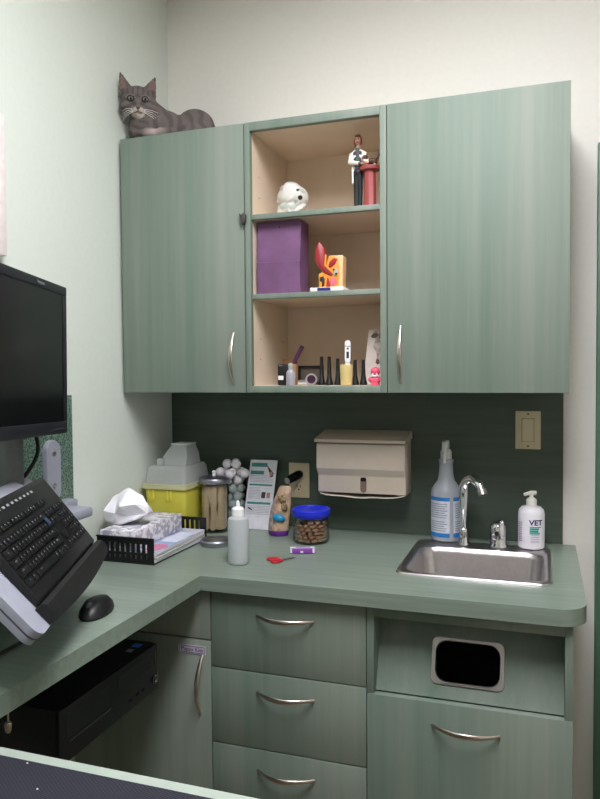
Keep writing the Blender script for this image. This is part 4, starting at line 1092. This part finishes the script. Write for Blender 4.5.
# keyboard tray
ka = V((.487, -1.277, 1.038)); kx = V((-.3956, .9179, .003)).normalized(); hh = V((-.9184, -.3956, 0)).normalized(); th = 48 * PI / 180
kw = kx.cross(hh)
if kw.z < 0: kw = -kw
ky = (hh * math.cos(th) + kw * math.sin(th)).normalized(); kz = kx.cross(ky)
if kz.x < 0: kz = -kz
KM = basis(ka, kx, ky, kz)
t = thing('keyboard_tray', 'tilted grey keyboard tray with a black palm rest at the left', 'tray', ka)
o = rrect(-.026, .475, -.012, .235, .022)
m = MB(KM); m.loops([[(x * .985, y * .98, -.047) for x, y in o], [(x, y, -.043) for x, y in o], [(x, y, -.036) for x, y in o]]); m.build('lower_tray', GREY, t)
m = MB(KM); m.loops([[(x * .99, y * .985, -.0355) for x, y in o], [(x * .99 , y * .985, -.0335) for x, y in o]]); m.build('seam', mat('seam_dark_grey', (70, 72, 80), .5), t)
m = MB(KM); m.loops([[(x, y, -.033) for x, y in o], [(x, y, -.024) for x, y in o], [(x * .985, y * .98, -.0205) for x, y in o]]); m.build('upper_tray', GREY, t)
def pr_l(x, k): return [(x, -.012, -.0195), (x, .042, -.0195), (x, .045, -.004 * k), (x, .028, .004 * k), (x, .0, .0 * k), (x, -.014, -.010)]
m = MB(KM); n = 16; L = []
for i in range(n + 1):
    u = i / n; x = .024 + .437 * u; e = 1 - .25 * (2 * u - 1) ** 6
    bow = .010 * math.sin(PI * u)
    L.append([(x, -.010 - bow, -.0195), (x, .0235, -.0195), (x, .0235, -.006), (x, .016, .001 * e), (x, .000 - bow * .8, .000 * e), (x, -.012 - bow, -.009)])
m.loops(L); m.build('palm_rest', mat('palm_gel', (15, 17, 17), .55, bump=.2, scale=300), t)
MB().tube([ka + kx * .22 + ky * .11 - kz * .0475, ka + kx * .22 + ky * .11 - kz * .09 + V((-.03, 0, -.0)), V((.155, -.985, 1.075))], .013, 12).build('tray_arm', GREY, t)
# keyboard
KT = KM; KM = KM @ Matrix.Translation((.036, 0, 0)) @ Matrix.Diagonal((.92, 1, 1, 1))
ko = KM @ V((.225, .13, -.0195))
t = thing('keyboard', 'black computer keyboard lying on the tilted tray', 'keyboard', ko)
m = MB(KM); m.prism([(-.004, .0245, -.0195), (-.004, .2085, -.0195), (-.004, .2085, .002), (-.004, .198, .004), (-.004, .0475, -.008), (-.004, .030, -.0095), (-.004, .0245, -.013)], (.462, 0, 0), bevel=.002); m.build('case', BLACK, t)
def keytop(y): return -.008 + (y - .0475) / (.198 - .0475) * .012
KEY = mat('key_black', (15, 16, 19), .4, var=.1); LEG = mat('key_legend', (150, 152, 158), .6)
rows = []
yy = .053
lay = {0: [1.25, 1.25, 1.25, 5.75, 1.25, 1.25, 1.25, 1.25], 1: [2.25] + [1] * 10 + [2.75], 2: [1.75] + [1] * 11 + [2.25], 3: [1.5] + [1] * 12 + [1.5], 4: [1] * 13 + [2], 5: [1, -.7, 1, 1, 1, 1, -.35, 1, 1, 1, 1, -.35, 1, 1, 1, 1]}
u_ = .0185
keyobj = []
def add_key(m, x, y, w, hgt):
    z = keytop(y + hgt / 2) + .0006; g = .0011
    m.mi = 0
    m.loops([[(x + g, y + g, z), (x + w - g, y + g, z), (x + w - g, y + hgt - g, z + .0012), (x + g, y + hgt - g, z + .0012)], [(x + g + .0018, y + g + .0015, z + .0065), (x + w - g - .0018, y + g + .0015, z + .0065), (x + w - g - .0018, y + hgt - g - .002, z + .0078), (x + g + .0018, y + hgt - g - .002, z + .0078)]])
    m.mi = 1; zl = z + .0072
    for k in range(1 if w < .03 else 2):
        lx = x + .0045 + k * .006; m.box(lx, lx + rnd.uniform(.0015, .0035), y + hgt * .55, y + hgt * .55 + rnd.uniform(.0015, .003), zl, zl + .0006)
    return m
rest = MB(KM)
rnd = random.Random(3)
nk = 0
for r_, wds in lay.items():
    x = .002; y = yy + r_ * .0185 + (.006 if r_ == 5 else 0)
    hgt = .0155 if r_ == 5 else .0182
    cells = []
    for w in wds:
        if w > 0: cells.append((x, w * u_))
        x += abs(w) * u_
    x = .002 + 15 * u_ + .008
    if r_ in (0, 1, 3, 4, 5):
        for k in range(3):
            if r_ == 1 and k != 1: continue
            cells.append((x + k * u_, u_))
    x += 3 * u_ + .008
    if r_ < 5:
        for k in range(4):
            if (r_ == 0 and k == 1) : continue
            cells.append((x + k * u_, u_ * (2 if (r_ == 0 and k == 0) else 1)))
    for cx, w in cells:
        if nk < 100: add_key(MB(KM), cx, y, w, hgt).build('key', [KEY, LEG], t)
        else: add_key(rest, cx, y, w, hgt)
        nk += 1
if nk > 100: rest.build('keys', [KEY, LEG], t)['kind'] = 'stuff'
m = MB(KM)
for k in range(11): m.box(.06 + k * .026, .072 + k * .026, .187, .192, .0040, .0045)
m.build('media_key_marks', LEG, t); m = MB()
for k in range(3): m.box(.385 + k * .016, .389 + k * .016, .186, .194, .0040, .0045)
m.build('status_lights', LEG, t); m = MB()
m.box(.425, .444, .1985, .202, .0042, .0046)
m.build('case_prints', LEG, t)
MB(KM).box(.255, .272, .115, .131, keytop(.123) + .0085, keytop(.123) + .0092).build('blue_key_sticker', mat('blue_sticker', (50, 62, 92), .4), t)
# mouse and cable on the worktop
c = V((.325, -.925, .9145))
t = thing('computer_mouse', 'black mouse on the worktop under the tilted keyboard tray', 'mouse', c)
m = MB(Matrix.Translation(c) @ Matrix.Rotation(.25, 4, 'Z')); m.lathe([(0, .0003), (.030, .0003), (.032, .004), (.030, .014), (.022, .026), (.010, .032), (0, .033)], (0, 0, 0), 32, sx=1.0, sy=1.9); m.build('shell', BLACK, t)
m = MB(Matrix.Translation(c) @ Matrix.Rotation(.25, 4, 'Z')); m.cyl((-.004, -.036, .024), (.004, -.036, .024), .008, seg=14); m.build('wheel', mat('wheel_grey', (70, 72, 78), .5), t)
pts = [(.36 - .05 * math.cos(s * 2.2) - .08 * s, -1.03 - .32 * s, .9185) for s in [.16 + .84 * i / 14 for i in range(15)]]
tag(MB().tube(pts, .0035, 8).build('cable', BLACK, None, pts[0]), 'black cable lying on the worktop below the keyboard tray', 'cable')

# ------------------------------------------------------------------ computer under the worktop
t = thing('desktop_computer', 'black desktop computer hung under the left worktop', 'computer', (.17, -.88, .652))
xa, xb, ya, yb, za, zb_ = .02, .322, -1.062, -.69, .652, .764
MB().box(xa, xb, ya, yb, za, zb_, .002).build('case', mat('pc_black', (22, 23, 30), .4, var=.05), t)
fr = MB().box(xb + .0003, xb + .010, ya, yb, za, zb_, .003).build('front_bezel', mat('pc_bezel', (15, 16, 19), .45), t)
m = MB(); xf = xb + .0102
for k in range(26): m.box(xf, xf + .0006, ya + .03 + k * .0056, ya + .0332 + k * .0056, .690, .6925)
m.build('vent_dashes', mat('pc_dash', (92, 96, 104), .4), fr)
m = MB(); m.box(xf, xf + .0008, ya + .02, ya + .165, .700, .750); m.box(xf, xf + .0008, ya + .2, ya + .34, .715, .75); m.build('drive_covers', mat('pc_cover', (21, 22, 26), .35), fr)
MB().cyl((xf, yb - .02, .682), (xf + .003, yb - .02, .682), .010, seg=24).build('power_button', mat('pc_button', (30, 31, 35), .3), fr)
MB(basis((xf + .0032, yb - .02, .682), (0, 1, 0), (0, 0, 1), (1, 0, 0))).ring([(.0085, 0), (.0105, 0), (.0105, .001), (.0085, .001)]).build('button_ring', CHROME, fr)
MB().box(xf, xf + .001, yb - .014, yb - .009, .712, .75).build('side_strip', mat('pc_strip', (70, 74, 86), .35), fr)
m = MB(); m.box(xf, xf + .001, yb - .13, yb - .118, .675, .681); m.box(xf, xf + .001, yb - .10, yb - .088, .675, .681); m.box(xf, xf + .001, yb - .075, yb - .065, .675, .681); m.build('ports', DARK, fr)
MB().box(.283, .305, -.732, -.71, zb_ + .0001, zb_ + .0006).build('blue_sticker', mat('sticker_blue', (60, 130, 226), .35), t)
MB().box(.287, .303, -.762, -.745, zb_ + .0001, zb_ + .0006).build('grey_sticker', mat('sticker_grey', (170, 172, 190), .4), t)
t = thing('computer_mount', 'black sling mount holding the computer under the worktop', 'mount', (.17, -.95, .8765))
m = MB()
for y in (-.86, -.98):
    m.box(.008, .0115, y - .02, y + .02, .6465, .8765); m.box(.0118, .30, y - .02, y + .02, .6465, .6505); m.box(.008, .2, y - .02, y + .02, .873, .8768 - .0002)
m.build('straps', BLACK, t)
c = V((.3975, -1.2735, .877))
t = thing('screw_hook', 'small metal screw hook under the left worktop edge', 'hook', c)
MB().cyl(c + V((0, 0, .00025)), c + V((0, 0, -.022)), .0016, seg=10).build('shank', NICKEL, t)
MB().lathe([(0, -.0225), (.005, -.0225), (.006, -.027), (.005, -.036), (.003, -.04), (0, -.04)], c, 14).build('nut', NICKEL, t)

# ------------------------------------------------------------------ exam table in the foreground
t = thing('exam_table', 'pale topped exam table in the foreground', 'table', (.98, -1.64, 0))
MB().box(.424, 1.62, -1.93, -1.3465, .836, .86, .002).build('table_top', mat('table_laminate', (172, 184, 172), .4, var=.04), t)
m = MB(); m.box(.75, 1.3, -1.78, -1.5, .06, .8355, .004); m.build('pedestal', mat('table_pedestal', (150, 156, 150), .5), t)
MB().box(.62, 1.42, -1.86, -1.42, .0, .0595, .006).build('foot', STEEL, t)
z = .8605
o = tag(MB().box(.43, 1.6, -1.925, -1.3705, z, z + .0028, .001).build('exam_mat', woven('mat_weave', (17, 17, 28), (64, 64, 82), .0042), None, (.98, -1.64, z)), 'dark navy woven mat on the exam table', 'mat')
sp = None
for (x, y), lb in zip(((.5242, -1.3795), (.5806, -1.4275)), ('white speck of lint on the mat, nearer the table edge', 'white speck of lint on the mat, farther from the table edge')):
    m = MB(); m.ell((x, y, .8651), (.0016, .0013, .0010), sub=2); o = m.build('lint_speck', PAPER, None, (x, y, .8641)); tag(o, lb, 'lint', 'lint on the exam mat')

# ------------------------------------------------------------------ camera, world, view
cam = bpy.data.cameras.new('camera'); co = bpy.data.objects.new('camera', cam); COL.objects.link(co)
r3 = V((1.335546, .455326, -.010999)).normalized(); u3 = V((-.006182, .052198, 1.410093)).normalized(); f3 = V((-.322745, .945785, -.036426)).normalized()
co.matrix_world = basis((1.2166, -2.1912, 1.4173), r3, u3, -f3)
cam.sensor_fit = 'HORIZONTAL'; cam.sensor_width = 36; cam.lens = 708.68 / 600 * 36; cam.clip_start = .02
SC.camera = co
w = bpy.data.worlds.new('world'); SC.world = w; w.use_nodes = True
w.node_tree.nodes['Background'].inputs['Color'].default_value = (.9, .95, 1, 1); w.node_tree.nodes['Background'].inputs['Strength'].default_value = .2
SC.view_settings.view_transform = 'Standard'; SC.view_settings.look = 'None'; SC.view_settings.gamma = 1; SC.view_settings.exposure = 0
SC.view_settings.use_curve_mapping = False
SC.cycles.transparent_max_bounces = 32
